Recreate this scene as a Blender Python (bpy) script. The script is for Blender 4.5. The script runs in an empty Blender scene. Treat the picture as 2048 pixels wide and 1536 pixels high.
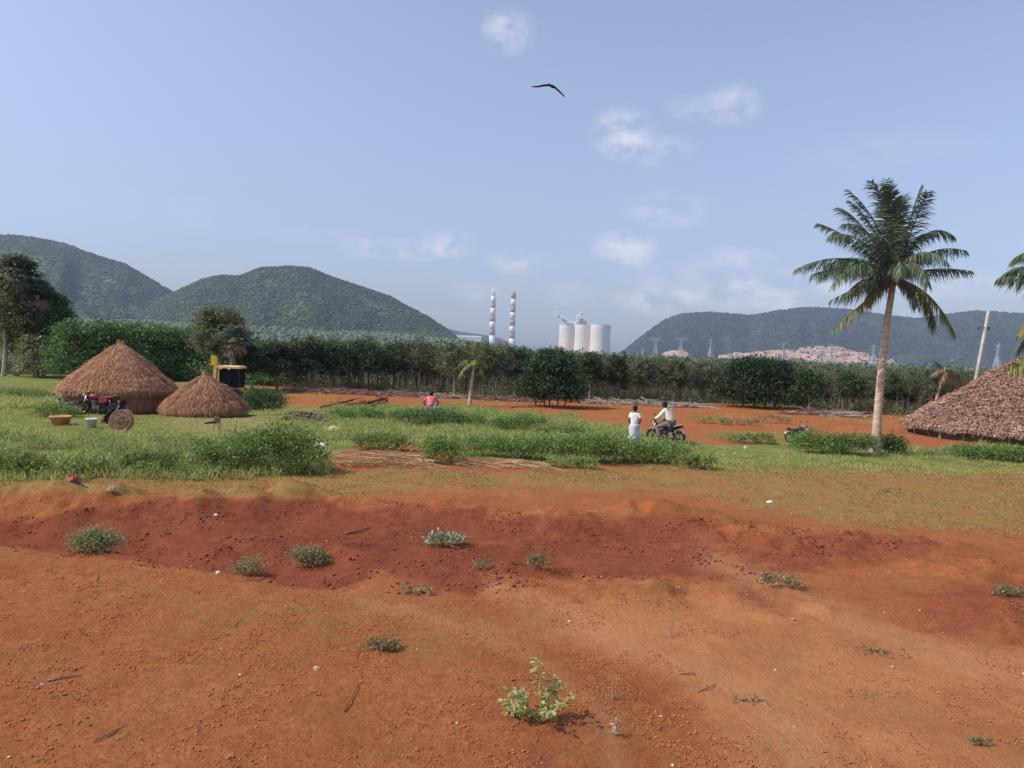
import bpy, math, random
import numpy as np
from mathutils import Vector, Matrix
random.seed(7); rng = np.random.default_rng(11)
C = bpy.context.scene.collection
SC = bpy.context.scene

# ------------------------------------------------------------------ camera
FPX = 1518.0; CAMZ = 3.5
PITCH = math.radians(2.34); ROLL = math.radians(2.1)
_F = Vector((0, math.cos(PITCH), -math.sin(PITCH)))
_R0 = Vector((1, 0, 0)); _U0 = Vector((0, math.sin(PITCH), math.cos(PITCH)))
_R = _R0*math.cos(ROLL) + _U0*math.sin(ROLL)
_U = -_R0*math.sin(ROLL) + _U0*math.cos(ROLL)
cd = bpy.data.cameras.new('camera'); cam = bpy.data.objects.new('camera', cd); C.objects.link(cam)
cd.sensor_width = 36; cd.lens = 36*FPX/2048; cd.clip_start = 0.1; cd.clip_end = 60000
M = Matrix((_R, _U, -_F)).transposed().to_4x4(); M.translation = (0, 0, CAMZ)
cam.matrix_world = M
SC.camera = cam

# ------------------------------------------------------------------ light
SUN_AZ = math.radians(-102)      # measured from the view direction (+Y), negative = left
SUN_EL = math.radians(47)
sd = bpy.data.lights.new('sun', 'SUN'); sd.energy = 3.6; sd.angle = math.radians(0.53); sd.color = (1.0, 0.93, 0.82)
sun = bpy.data.objects.new('sun', sd); C.objects.link(sun)
sv = Vector((math.sin(SUN_AZ)*math.cos(SUN_EL), math.cos(SUN_AZ)*math.cos(SUN_EL), math.sin(SUN_EL)))
sun.rotation_euler = sv.to_track_quat('Z', 'Y').to_euler(); sun.location = (-40, -20, 80)
SC.view_settings.view_transform = 'Standard'; SC.view_settings.look = 'None'
SC.view_settings.gamma = 1; SC.view_settings.exposure = 0.28

# ------------------------------------------------------------------ pixel <-> world
def ray(x, y):
    return _F*FPX + _R*(x-1024) - _U*(y-768)
def azel(x, y):
    d = ray(x, y).normalized(); return math.atan2(d.x, d.y), math.asin(d.z)
def W(x, y, D):
    d = ray(x, y); return Vector((0, 0, CAMZ)) + d*(D/d.y)
def G(x, y, z=0.0):
    d = ray(x, y); t = (z-CAMZ)/d.z; return Vector((d.x*t, d.y*t, z))
def proj(X, Y, Z):
    Z = Z-CAMZ
    f = X*_F.x+Y*_F.y+Z*_F.z; r = X*_R.x+Y*_R.y+Z*_R.z; u = X*_U.x+Y*_U.y+Z*_U.z
    f = np.where(f < 0.1, np.nan, f)
    return 1024+FPX*r/f, 768-FPX*u/f

# ------------------------------------------------------------------ world
w = bpy.data.worlds.new('World'); SC.world = w; w.use_nodes = True
nt = w.node_tree; nt.nodes.clear()
def wn(t, **k):
    n = nt.nodes.new(t)
    for a, b in k.items(): setattr(n, a, b)
    return n
def wm(op, a, b=None, clamp=False):
    n = wn('ShaderNodeMath', operation=op, use_clamp=clamp)
    for i, v in enumerate((a, b)):
        if v is None: continue
        if isinstance(v, (int, float)): n.inputs[i].default_value = v
        else: nt.links.new(v, n.inputs[i])
    return n.outputs[0]
sky = wn('ShaderNodeTexSky', sky_type='NISHITA', sun_disc=False)
sky.sun_elevation = SUN_EL; sky.sun_rotation = SUN_AZ
sky.air_density = 1.1; sky.dust_density = 1.2; sky.ozone_density = 2.2; sky.altitude = 0
tc = wn('ShaderNodeTexCoord'); sx = wn('ShaderNodeSeparateXYZ'); nt.links.new(tc.outputs['Generated'], sx.inputs[0])
az = wm('ARCTAN2', sx.outputs[0], sx.outputs[1]); el = wm('ARCSINE', sx.outputs[2])
cx = wn('ShaderNodeCombineXYZ'); nt.links.new(az, cx.inputs[0]); nt.links.new(wm('MULTIPLY', el, 1.6), cx.inputs[1])
nz = wn('ShaderNodeTexNoise'); nz.inputs['Scale'].default_value = 21; nz.inputs['Detail'].default_value = 7; nz.inputs['Roughness'].default_value = 0.6
nt.links.new(cx.outputs[0], nz.inputs['Vector'])
clouds = [(1018,62,48,36,.55),(1245,265,60,42,.62),(1300,300,80,26,.5),(1465,208,55,32,.55),(1380,215,45,22,.25),(1250,498,60,34,.85),
          (895,488,55,24,.85),(790,500,95,20,.7),(1040,527,60,22,.6),(1335,420,80,32,.45),(1470,522,70,24,.6),(1310,600,70,24,.4),
          (1580,590,170,44,.75),(1920,600,120,44,.6),(960,585,60,20,.3),(1400,560,130,30,.4),(1320,605,90,26,.6),(640,470,120,16,.14),(1750,300,160,30,.12),
          (300,420,200,30,.10),(1150,590,80,22,.3)]
tot = None
for x, y, rx, ry, s in clouds:
    a0, e0 = azel(x, y)
    dx = wm('MULTIPLY', wm('SUBTRACT', az, a0), FPX/rx/1.25); dy = wm('MULTIPLY', wm('SUBTRACT', el, e0), FPX/ry/1.25)
    r2 = wm('ADD', wm('MULTIPLY', dx, dx), wm('MULTIPLY', dy, dy))
    m = wm('MULTIPLY', wm('SUBTRACT', 1.0, r2, True), s)
    tot = m if tot is None else wm('ADD', tot, m)
nn = wm('MULTIPLY', wm('SUBTRACT', nz.outputs[0], 0.40, True), 6.5)
cm = wm('MULTIPLY', tot, nn, True)
cmx = wn('ShaderNodeMix', data_type='RGBA', blend_type='MIX')
tint = wn('ShaderNodeMix', data_type='RGBA', blend_type='MULTIPLY'); tint.inputs[0].default_value = 1
tint.inputs[7].default_value = (1.0, 0.975, 1.0, 1)
hs = wn('ShaderNodeHueSaturation'); hs.inputs['Saturation'].default_value = 0.82
nt.links.new(sky.outputs[0], tint.inputs[6]); nt.links.new(tint.outputs[2], hs.inputs['Color'])
lowf = wn('ShaderNodeMapRange', interpolation_type='SMOOTHSTEP'); lowf.inputs[1].default_value = -.05; lowf.inputs[2].default_value = .42; nt.links.new(el, lowf.inputs[0])
lowc = wn('ShaderNodeMix', data_type='RGBA'); lowc.inputs[6].default_value = (.66, .665, .79, 1); lowc.inputs[7].default_value = (1.04, 1.01, 1.04, 1); nt.links.new(lowf.outputs[0], lowc.inputs[0])
lowm = wn('ShaderNodeMix', data_type='RGBA', blend_type='MULTIPLY'); lowm.inputs[0].default_value = 1
nt.links.new(hs.outputs[0], lowm.inputs[6]); nt.links.new(lowc.outputs[2], lowm.inputs[7]); nt.links.new(lowm.outputs[2], cmx.inputs[6])
cmx.inputs[7].default_value = (5.2, 5.1, 5.5, 1)
nt.links.new(wm('MULTIPLY', cm, 0.68, True), cmx.inputs[0])
bg = wn('ShaderNodeBackground'); bg.inputs[1].default_value = 0.145
nt.links.new(cmx.outputs[2], bg.inputs[0])
ow = wn('ShaderNodeOutputWorld'); nt.links.new(bg.outputs[0], ow.inputs[0])

# ------------------------------------------------------------------ numpy noise + terrain
def vnoise(x, y, seed=0):
    x = np.asarray(x, float); y = np.asarray(y, float)
    xi = np.floor(x).astype(np.int64); yi = np.floor(y).astype(np.int64); fx = x-xi; fy = y-yi
    fx = fx*fx*(3-2*fx); fy = fy*fy*(3-2*fy)
    def h(a, b):
        n = (a*374761393 + b*668265263 + seed*1442695041) & 0xffffffff
        n = ((n ^ (n >> 13))*1274126177) & 0xffffffff
        return ((n ^ (n >> 16)) & 0xffff)/65535.0
    return (h(xi, yi)*(1-fx)+h(xi+1, yi)*fx)*(1-fy)+(h(xi, yi+1)*(1-fx)+h(xi+1, yi+1)*fx)*fy
def fbm(x, y, o=4, seed=0, p=.5):
    s = 0; a = 1; t = 0
    for i in range(o):
        s = s+a*(vnoise(x*2**i+17*i, y*2**i-9*i, seed+i)-.5); t += a; a *= p
    return s/t*2
def inpoly(px, py, poly):
    px = np.asarray(px, float); py = np.asarray(py, float); ins = np.zeros(px.shape, bool); n = len(poly)
    for i in range(n):
        x1, y1 = poly[i]; x2, y2 = poly[(i+1) % n]
        if y1 == y2: continue
        c = ((y1 > py) != (y2 > py)) & (px < (x2-x1)*(py-y1)/(y2-y1)+x1); ins ^= c
    return ins
def sst(a, b, x):
    t = np.clip((x-a)/(b-a), 0, 1); return t*t*(3-2*t)
MOUNDS = [(-60,1030,3.0,.9,.30),(120,1028,1.0,.6,.26),(330,1026,1.9,.8,.34),(590,1022,1.5,.8,.44),(870,1044,1.7,.8,.33),(1120,1062,1.0,.7,.30),(1320,1050,1.35,.75,.42),
          (1500,1092,.9,.6,.20),(1640,1105,1.3,.6,.25),(1800,1095,1.3,.6,.26),(1960,1150,1.2,.6,.18),(1420,1180,1.0,.6,.15),(700,1110,.5,.5,.14),
          (1240,1195,.9,.5,.16),(2000,1240,1.0,.7,.22),(1060,1150,1.2,.5,.12),(1600,1230,.7,.4,.1),(480,1090,.8,.4,.10)]
MG = [(G(a, b), c, d, e) for a, b, c, d, e in MOUNDS]
LIP = [G(-500, 1060), G(0, 1096), G(300, 1128), G(520, 1160), G(660, 1180), G(800, 1196)]
LX = [p.x for p in LIP]; LY = [p.y for p in LIP]
DIP = G(462, 815)
def H(X, Y):
    X = np.asarray(X, float); Y = np.asarray(Y, float)
    z = 0.10*fbm(X*.18, Y*.18, 3, 5)+0.05*fbm(X*.9, Y*.9, 3, 9)
    near = 1-sst(24, 40, Y)
    z = z*(0.35+.65*near)
    m = 0
    for p, rx, ry, h in MG:
        g = np.exp(-((X-p.x)/rx)**2-((Y-p.y)/ry)**2); z = z+h*1.25*g; m = m+g
    m = np.clip(m, 0, 1)
    z = z+m*(0.20*fbm(X*1.8, Y*1.8, 4, 21, .6)+.05*fbm(X*8, Y*8, 3, 31))
    ly = np.interp(X, LX, LY)
    d = Y-ly+0.25*fbm(X*.8, Y*.2, 3, 44)
    fade = sst(LX[0]-3, LX[0], X)*(1-sst(LX[-2]-1.2, LX[-1], X))
    z = z+fade*(0.06*np.exp(-(d/.8)**2)*(d < 0) - 0.30*sst(-.02, .28, d)*(1-sst(.5, 2.6, d)))
    z = z+near*(0.018*fbm(X*4, Y*4, 3, 61)+0.012*fbm(X*13, Y*13, 2, 71))
    z = z-0.45*np.exp(-((X-DIP.x)/3.5)**2-((Y-DIP.y-1)/3)**2)
    z = z*(1-sst(300, 900, Y)) * (1-sst(300, 900, np.abs(X)))
    return z
def hz(x, y): return float(H(x, y))
def gp(x, y, dz=0.0):
    p = G(x, y); p.z = hz(p.x, p.y)+dz; return p

# ------------------------------------------------------------------ materials
def mat(name, col, rough=.85, var=None, scale=4, bump=0, bscale=None, metallic=0, island=0, detail=6, spec=.25, coord='Object', stretch=None, alpha=None):
    m = bpy.data.materials.new(name); m.use_nodes = True; t = m.node_tree; b = t.nodes['Principled BSDF']
    b.inputs['Base Color'].default_value = (*col, 1); b.inputs['Roughness'].default_value = rough
    b.inputs['Metallic'].default_value = metallic; b.inputs['Specular IOR Level'].default_value = spec
    tcx = t.nodes.new('ShaderNodeTexCoord'); src = tcx.outputs[coord]
    if stretch:
        mp = t.nodes.new('ShaderNodeMapping'); mp.inputs['Scale'].default_value = stretch; t.links.new(src, mp.inputs[0]); src = mp.outputs[0]
    out = None
    if var:
        n = t.nodes.new('ShaderNodeTexNoise'); n.inputs['Scale'].default_value = scale; n.inputs['Detail'].default_value = detail
        t.links.new(src, n.inputs['Vector'])
        r = t.nodes.new('ShaderNodeValToRGB'); r.color_ramp.elements[0].position = .35; r.color_ramp.elements[1].position = .65
        r.color_ramp.elements[0].color = (*col, 1); r.color_ramp.elements[1].color = (*var, 1)
        t.links.new(n.outputs[0], r.inputs[0]); out = r.outputs[0]
    if island:
        g = t.nodes.new('ShaderNodeNewGeometry'); h = t.nodes.new('ShaderNodeHueSaturation')
        mr = t.nodes.new('ShaderNodeMapRange'); mr.inputs[3].default_value = 1-island; mr.inputs[4].default_value = 1+island
        t.links.new(g.outputs['Random Per Island'], mr.inputs[0]); t.links.new(mr.outputs[0], h.inputs['Value'])
        if out: t.links.new(out, h.inputs['Color'])
        else: h.inputs['Color'].default_value = (*col, 1)
        out = h.outputs[0]
    if out: t.links.new(out, b.inputs['Base Color'])
    if bump:
        n = t.nodes.new('ShaderNodeTexNoise'); n.inputs['Scale'].default_value = bscale or scale*4; n.inputs['Detail'].default_value = 4
        t.links.new(src, n.inputs['Vector']); bp = t.nodes.new('ShaderNodeBump'); bp.inputs['Strength'].default_value = bump
        bp.inputs['Distance'].default_value = .05; t.links.new(n.outputs[0], bp.inputs['Height']); t.links.new(bp.outputs[0], b.inputs['Normal'])
    return m
def leafmat(name, c1, c2, trans=.3, c3=None):
    m = bpy.data.materials.new(name); m.use_nodes = True; t = m.node_tree; t.nodes.clear()
    g = t.nodes.new('ShaderNodeNewGeometry'); r = t.nodes.new('ShaderNodeValToRGB')
    e = r.color_ramp.elements; e[0].color = (*c1, 1); e[1].color = (*c2, 1)
    if c3: k = e.new(.9); k.color = (*c2, 1); e[-1].color = (*c3, 1)
    t.links.new(g.outputs['Random Per Island'], r.inputs[0])
    oi = t.nodes.new('ShaderNodeObjectInfo'); hv = t.nodes.new('ShaderNodeHueSaturation'); mr = t.nodes.new('ShaderNodeMapRange')
    mr.inputs[3].default_value = .8; mr.inputs[4].default_value = 1.2; t.links.new(oi.outputs['Random'], mr.inputs[0]); t.links.new(mr.outputs[0], hv.inputs['Value'])
    t.links.new(r.outputs[0], hv.inputs['Color'])
    d = t.nodes.new('ShaderNodeBsdfPrincipled'); d.inputs['Roughness'].default_value = .55; d.inputs['Specular IOR Level'].default_value = .3
    tr = t.nodes.new('ShaderNodeBsdfTranslucent'); mx = t.nodes.new('ShaderNodeMixShader'); mx.inputs[0].default_value = trans
    t.links.new(hv.outputs[0], d.inputs['Base Color']); t.links.new(hv.outputs[0], tr.inputs[0])
    t.links.new(d.outputs[0], mx.inputs[1]); t.links.new(tr.outputs[0], mx.inputs[2])
    o = t.nodes.new('ShaderNodeOutputMaterial'); t.links.new(mx.outputs[0], o.inputs[0]); return m
MT = dict(
 leaf_mango=leafmat('leaf_mango', (.014,.036,.015), (.05,.09,.032), .2),
 leaf_dark=leafmat('leaf_dark', (.024,.052,.022), (.075,.12,.045)),
 leaf_mid=leafmat('leaf_mid', (.05,.10,.022), (.12,.20,.045)),
 leaf_hedge=leafmat('leaf_hedge', (.055,.11,.035), (.15,.235,.07), .3, (.24,.32,.12)),
 leaf_plant=leafmat('leaf_plant', (.075,.10,.055), (.22,.25,.13), .38),
 leaf_grey=leafmat('leaf_grey', (.16,.17,.08), (.32,.31,.15), c3=(.45,.36,.20)),
 leaf_brown=leafmat('leaf_brown', (.10,.08,.055), (.22,.175,.115), .25, (.16,.19,.09)),
 leaf_far=leafmat('leaf_far', (.05,.08,.035), (.13,.16,.07)),
 leaf_shrub=leafmat('leaf_shrub', (.09,.155,.04), (.25,.35,.10), .35, (.38,.46,.17)),
 leaf_weed=leafmat('leaf_weed', (.15,.22,.05), (.34,.42,.13), .35, (.50,.55,.24)),
 leaf_pale=leafmat('leaf_pale', (.22,.26,.14), (.42,.44,.30), .15),
 leaf_seed=leafmat('leaf_seed', (.30,.36,.11), (.55,.58,.24)),
 leaf_dry=leafmat('leaf_dry', (.22,.17,.085), (.38,.32,.16), .2),
 grass=leafmat('grass', (.25,.30,.08), (.52,.54,.19), .4, (.70,.66,.36)),
 grass_short=leafmat('grass_short', (.27,.29,.08), (.48,.46,.16), .4, (.58,.48,.23)),
 grass_dry=leafmat('grass_dry', (.22,.15,.06), (.42,.30,.13), .25, (.30,.32,.12)),
 frond=leafmat('frond', (.05,.085,.055), (.16,.21,.13), .3, (.32,.38,.26)),
 frond_yellow=leafmat('frond_yellow', (.15,.17,.05), (.38,.36,.11), .3),
 frond_dead=leafmat('frond_dead', (.16,.10,.06), (.30,.20,.13), .1),
 straw=leafmat('straw', (.26,.125,.065), (.56,.30,.16), .15, (.80,.52,.30)),
 straw_light=leafmat('straw_light', (.42,.24,.13), (.75,.50,.30), .1),
 thatch_leaf=leafmat('thatch_leaf', (.18,.10,.072), (.42,.26,.19), .05, (.66,.48,.36)),
 thatch_core=mat('thatch_core', (.20,.10,.055), .95, (.32,.18,.10), 6, .6),
 stalk=leafmat('stalk', (.38,.22,.11), (.72,.50,.28), .1),
 bark=mat('bark', (.16,.12,.09), .9, (.30,.24,.19), 5, .6, 20),
 bark_pale=mat('bark_pale', (.30,.25,.20), .9, (.46,.41,.35), 4, .3, 12),
 bark_thin=mat('bark_thin', (.13,.11,.085), .9, (.24,.21,.165), 2),
 palm_bark=mat('palm_bark', (.42,.29,.21), .9, (.60,.46,.36), 3, .5, 14, stretch=(1, 1, 4)),
 deadwood=mat('deadwood', (.16,.085,.06), .9, (.30,.20,.16), 3, .4, 12),
 palewood=mat('palewood', (.24,.205,.165), .9, (.40,.36,.30), 3, .3, 12),
 redwood=mat('redwood', (.25,.06,.035), .9, (.12,.05,.04), 2, .3, 12),
 dark=mat('dark_inside', (.02,.016,.013), .95),
 mud=mat('mud_wall', (.23,.15,.10), .95, (.30,.21,.15), 3, .4),
 rock_pale=mat('rock_pale', (.62,.48,.38), .9, (.48,.33,.25), 8, .5),
 rock_red=mat('rock_red', (.42,.17,.10), .95, (.30,.11,.06), 8, .6),
 rubber=mat('rubber', (.018,.018,.02), .7, (.05,.035,.028), 9),
 blackpaint=mat('black_paint', (.014,.014,.02), .25, spec=.5),
 redpaint=mat('red_paint', (.34,.035,.05), .3, spec=.5),
 whitepaint=mat('white_paint', (.78,.77,.74), .4, (.62,.58,.52), 6),
 chrome=mat('chrome', (.6,.6,.6), .25, metallic=1),
 steel=mat('steel', (.26,.26,.27), .5, (.16,.14,.13), 8, metallic=.6),
 lens=mat('lens', (.75,.78,.8), .12, spec=.8),
 redlens=mat('red_lens', (.35,.01,.01), .2),
 seatblk=mat('seat_vinyl', (.025,.02,.03), .55),
 seatred=mat('seat_red', (.38,.06,.09), .6),
 skin=mat('skin', (.13,.062,.04), .6, (.17,.085,.055), 12),
 hair=mat('hair', (.010,.007,.008), .6),
 shirt_white=mat('shirt_white', (.86,.86,.84), .85, (.70,.68,.64), 6, .3, 14),
 shirt_cream=mat('shirt_cream', (.86,.80,.62), .85, (.76,.70,.54), 5, .3, 14),
 shirt_pink=mat('shirt_pink', (.78,.19,.24), .85, (.65,.14,.19), 6, .3, 14),
 lungi=mat('lungi', (.60,.59,.60), .9, (.44,.46,.52), 7, .3, 14),
 trouser=mat('trouser', (.17,.125,.12), .9, (.24,.18,.17), 7, .3, 14),
 trouser_pale=mat('trouser_mauve', (.46,.30,.40), .9),
 yellow=mat('machine_yellow', (.90,.62,.02), .4, (.70,.42,.03), 3),
 orange=mat('machine_orange', (.78,.42,.12), .45, (.86,.60,.30), 3),
 glass=mat('cab_glass', (.012,.014,.022), .08, spec=.8),
 tub=mat('tub_clay', (.62,.34,.15), .6, (.50,.27,.12), 6, .2),
 bucket=mat('bucket_white', (.80,.79,.77), .35, (.55,.53,.50), 5),
 concrete=mat('pole_concrete', (.36,.34,.30), .85, (.48,.45,.40), 3, .2),
 tower=mat('tower_concrete', (.80,.70,.61), .85, (.70,.60,.53), .02, detail=8),
 cwhite=mat('chimney_white', (.88,.86,.84), .8, (.74,.71,.68), .04, detail=8), cred=mat('chimney_red', (.50,.24,.19), .8, (.42,.20,.16), .05),
 galv=mat('galvanised', (.48,.50,.50), .6, (.40,.42,.42), .1),
 plastic=mat('white_sheet', (.78,.74,.68), .5, (.6,.56,.5), 8, .3),
 sack=mat('pale_sack', (.60,.50,.36), .9, (.48,.40,.30), 8, .5),
 tarp=mat('black_tarp', (.012,.014,.016), .45, bump=.4, bscale=8),
 wire=mat('rusty_wire', (.34,.19,.13), .8, (.48,.30,.22), 8),
 feather=mat('feather', (.018,.02,.03), .7, (.035,.035,.04), 8),
)

gc = bpy.data.materials.new('cab_window_glass'); gc.use_nodes = True; _t = gc.node_tree; _pb = _t.nodes['Principled BSDF']; _pb.inputs['Base Color'].default_value = (.015, .017, .025, 1); _pb.inputs['Roughness'].default_value = .1
_tr = _t.nodes.new('ShaderNodeBsdfTransparent'); _tr.inputs[0].default_value = (.5, .5, .52, 1); _mx = _t.nodes.new('ShaderNodeMixShader'); _mx.inputs[0].default_value = .55
_t.links.new(_tr.outputs[0], _mx.inputs[1]); _t.links.new(_pb.outputs[0], _mx.inputs[2]); _t.links.new(_mx.outputs[0], _t.nodes['Material Output'].inputs[0]); MT['glassc'] = gc
# ------------------------------------------------------------------ mesh helpers
def tag(o, label, cat=None, group=None, kind=None):
    if label: o['label'] = label
    if cat: o['category'] = cat
    if group: o['group'] = group
    if kind: o['kind'] = kind
    return o
def link(name, me, m, parent=None, smooth=False):
    if m is not None: me.materials.append(m)
    if smooth: me.polygons.foreach_set('use_smooth', [True]*len(me.polygons))
    o = bpy.data.objects.new(name, me); C.objects.link(o)
    if parent: o.parent = parent
    return o
def thing(name, label, cat, loc=(0, 0, 0), rz=0, group=None, s=1):
    o = bpy.data.objects.new(name, None); C.objects.link(o); o.location = loc; o.rotation_euler = (0, 0, rz); o.scale = (s, s, s)
    o.empty_display_size = .2
    return tag(o, label, cat, group)
def npmesh(name, V, F4=None, F3=None):
    me = bpy.data.meshes.new(name); V = np.asarray(V, np.float32).reshape(-1, 3)
    me.vertices.add(len(V)); me.vertices.foreach_set('co', V.ravel())
    L = []; S = []; n = 0
    for F, k in ((F4, 4), (F3, 3)):
        if F is None or len(F) == 0: continue
        F = np.asarray(F, np.int32).reshape(-1, k); L.append(F.ravel()); S.append(n+np.arange(len(F))*k); n += F.size
    L = np.concatenate(L); S = np.concatenate(S)
    me.loops.add(len(L)); me.loops.foreach_set('vertex_index', L); me.polygons.add(len(S)); me.polygons.foreach_set('loop_start', S)
    me.update(calc_edges=True); return me
class MB:
    def __init__(s): s.v = []; s.f = []
    def raw(s, v, f):
        n = len(s.v); s.v += [tuple(a) for a in v]; s.f += [tuple(n+i for i in q) for q in f]; return s
    def box(s, c, d, R=None, taper=1):
        c = Vector(c); v = []
        for z in (-1, 1):
            k = taper if z > 0 else 1
            for x, y in ((-1, -1), (1, -1), (1, 1), (-1, 1)):
                p = Vector((x*d[0]/2*k, y*d[1]/2*k, z*d[2]/2)); v.append((R @ p if R else p)+c)
        return s.raw(v, [(3,2,1,0),(4,5,6,7),(0,1,5,4),(1,2,6,5),(2,3,7,6),(3,0,4,7)])
    def tube(s, pts, r, n=6, cap=True):
        pts = [Vector(p) for p in pts]; r = r if isinstance(r, (list, tuple)) else [r]*len(pts)
        b = len(s.v); ref = None
        for i, p in enumerate(pts):
            t = (pts[min(i+1, len(pts)-1)]-pts[max(i-1, 0)]).normalized()
            if ref is None: ref = t.orthogonal().normalized()
            ref = (ref-t*ref.dot(t)); ref = ref.normalized() if ref.length > 1e-6 else t.orthogonal().normalized()
            q = t.cross(ref)
            for k in range(n):
                a = 2*math.pi*k/n; s.v.append(tuple(p+(ref*math.cos(a)+q*math.sin(a))*r[i]))
        for i in range(len(pts)-1):
            for k in range(n):
                a = b+i*n+k; c = b+i*n+(k+1) % n; s.f.append((a, c, c+n, a+n))
        if cap:
            s.f.append(tuple(b+k for k in range(n))[::-1]); s.f.append(tuple(b+(len(pts)-1)*n+k for k in range(n)))
        return s
    def lathe(s, prof, n=16, c=(0, 0, 0), R=None, close=False):
        b = len(s.v); c = Vector(c)
        for r, z in prof:
            for k in range(n):
                a = 2*math.pi*k/n; p = Vector((r*math.cos(a), r*math.sin(a), z)); s.v.append(tuple((R @ p if R else p)+c))
        m = len(prof)
        for i in range(m if close else m-1):
            for k in range(n):
                a = b+i*n+k; d = b+i*n+(k+1) % n; j = ((i+1) % m)*n-i*n
                s.f.append((a, d, d+j, a+j))
        if not close:
            if prof[0][0] > 0: s.f.append(tuple(b+k for k in range(n))[::-1])
            if prof[-1][0] > 0: s.f.append(tuple(b+(m-1)*n+k for k in range(n)))
        return s
    def ell(s, c, r, n=10, m=7, R=None, jit=0):
        prof = []; b = len(s.v); c = Vector(c)
        for i in range(m+1):
            th = math.pi*i/m
            for k in range(n):
                a = 2*math.pi*k/n; p = Vector((math.sin(th)*math.cos(a)*r[0], math.sin(th)*math.sin(a)*r[1], -math.cos(th)*r[2]))
                if jit: p = p*(1+jit*random.uniform(-1, 1))
                if i in (0, m): p.x = 0; p.y = 0
                s.v.append(tuple((R @ p if R else p)+c))
        for i in range(m):
            for k in range(n):
                a = b+i*n+k; d = b+i*n+(k+1) % n; s.f.append((a, d, d+n, a+n))
        return s
    def torus(s, c, R0, r0, n=24, m=8, R=None):
        b = len(s.v); c = Vector(c)
        for i in range(n):
            A = 2*math.pi*i/n
            for k in range(m):
                a = 2*math.pi*k/m; q = R0+r0*math.cos(a); p = Vector((q*math.cos(A), q*math.sin(A), r0*math.sin(a))); s.v.append(tuple((R @ p if R else p)+c))
        for i in range(n):
            for k in range(m):
                i2 = (i+1) % n; k2 = (k+1) % m; s.f.append((b+i*m+k, b+i2*m+k, b+i2*m+k2, b+i*m+k2))
        return s
    def build(s, name, m, parent=None, smooth=False, merge=False):
        me = bpy.data.meshes.new(name); me.from_pydata(s.v, [], s.f); me.validate(); me.update()
        return link(name, me, m, parent, smooth)

def strips(P, D, N, L, Wd, droop, seg=2):
    """flat blades: base P, unit dir D, side N, length L, width Wd, droop downwards"""
    P = np.asarray(P); n = len(P); L = np.broadcast_to(L, (n,))[:, None]; Wd = np.broadcast_to(Wd, (n,))[:, None]; dr = np.broadcast_to(droop, (n,))[:, None]
    dn = np.array([0, 0, -1.0])
    mid = P+D*L*.5+dn*dr*L*.22; tip = P+D*L*(1-.2*dr)+dn*dr*L*.8
    V = np.stack([P-N*Wd*.5, P+N*Wd*.5, mid+N*Wd*.45, mid-N*Wd*.45, tip], 1)
    b = np.arange(n)[:, None]*5
    return V.reshape(-1, 3), b+np.array([[0, 1, 2, 3]]), b+np.array([[3, 2, 4]])
def unit(a): return a/np.maximum(np.linalg.norm(a, axis=1, keepdims=True), 1e-9)
def rdir(n, up=0.0):
    v = rng.normal(size=(n, 3)); v[:, 2] += up; return unit(v)
def leaves(P, size, up=0.3, asp=.55):
    n = len(P); D = rdir(n, up); N = unit(np.cross(D, rdir(n))); s = (size*rng.uniform(.6, 1.3, n))[:, None]
    K = np.cross(D, N)
    V = np.stack([P, P+D*s*.5+N*s*asp*.5+K*s*.1, P+D*s, P+D*s*.5-N*s*asp*.5+K*s*.1], 1)
    return V.reshape(-1, 3), np.arange(n)[:, None]*4+np.array([[0, 1, 2, 3]])
def crown_pts(n, lobes, clump=40, cs=.28, shell=.55):
    """lobes: (cx,cy,cz,rx,ry,rz)"""
    lobes = np.array(lobes, float); wgt = lobes[:, 3]*lobes[:, 4]*lobes[:, 5]; wgt = wgt**.67; wgt /= wgt.sum()
    k = max(8, n//clump); idx = rng.choice(len(lobes), k, p=wgt); d = rdir(k); d[:, 2] = np.where(d[:, 2] < -.45, -d[:, 2], d[:, 2])
    r = (shell+(1-shell)*rng.random(k)**.6)[:, None]*(1+.14*rng.normal(size=(k, 1)))
    c = lobes[idx, :3]+d*lobes[idx, 3:]*r
    j = rng.integers(0, k, n); s = cs*rng.uniform(.5, 1.3, k)
    return c[j]+rng.normal(size=(n, 3))*s[j][:, None]*np.array([1, 1, .6])
def crown(name, n, lobes, size, m, parent, clump=40, cs=.28, shell=.55, up=.3):
    P = crown_pts(n, lobes, clump, cs, shell); P[:, 2] = np.maximum(P[:, 2], .03); V, F = leaves(P, size, up)
    return link(name, npmesh(name, V, F), m, parent)
def branchy(mb, base, top, r, n=5, lobes=None, spread=1.0, depth=1):
    base = Vector(base); top = Vector(top); pts = []
    for i in range(6):
        t = i/5; p = base.lerp(top, t); p.x += .05*math.sin(t*5+base.x)*r*8; p.y += .04*math.sin(t*4)*r*8; pts.append(p)
    mb.tube(pts, [r*(1-.6*i/5) for i in range(6)], 7)
    for k in range(n):
        t = random.uniform(.45, .95); p = base.lerp(top, t)
        if lobes: l = random.choice(lobes); q = Vector(l[:3])+Vector((random.uniform(-.5, .5)*l[3], random.uniform(-.5, .5)*l[4], random.uniform(-.2, .6)*l[5]))
        else: q = p+Vector((random.uniform(-1, 1)*spread, random.uniform(-1, 1)*spread, random.uniform(.3, 1)*spread))
        mid = p.lerp(q, .5)+Vector((0, 0, .1*spread))
        mb.tube([p, mid, q], [r*.45, r*.28, r*.1], 5)

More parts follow.
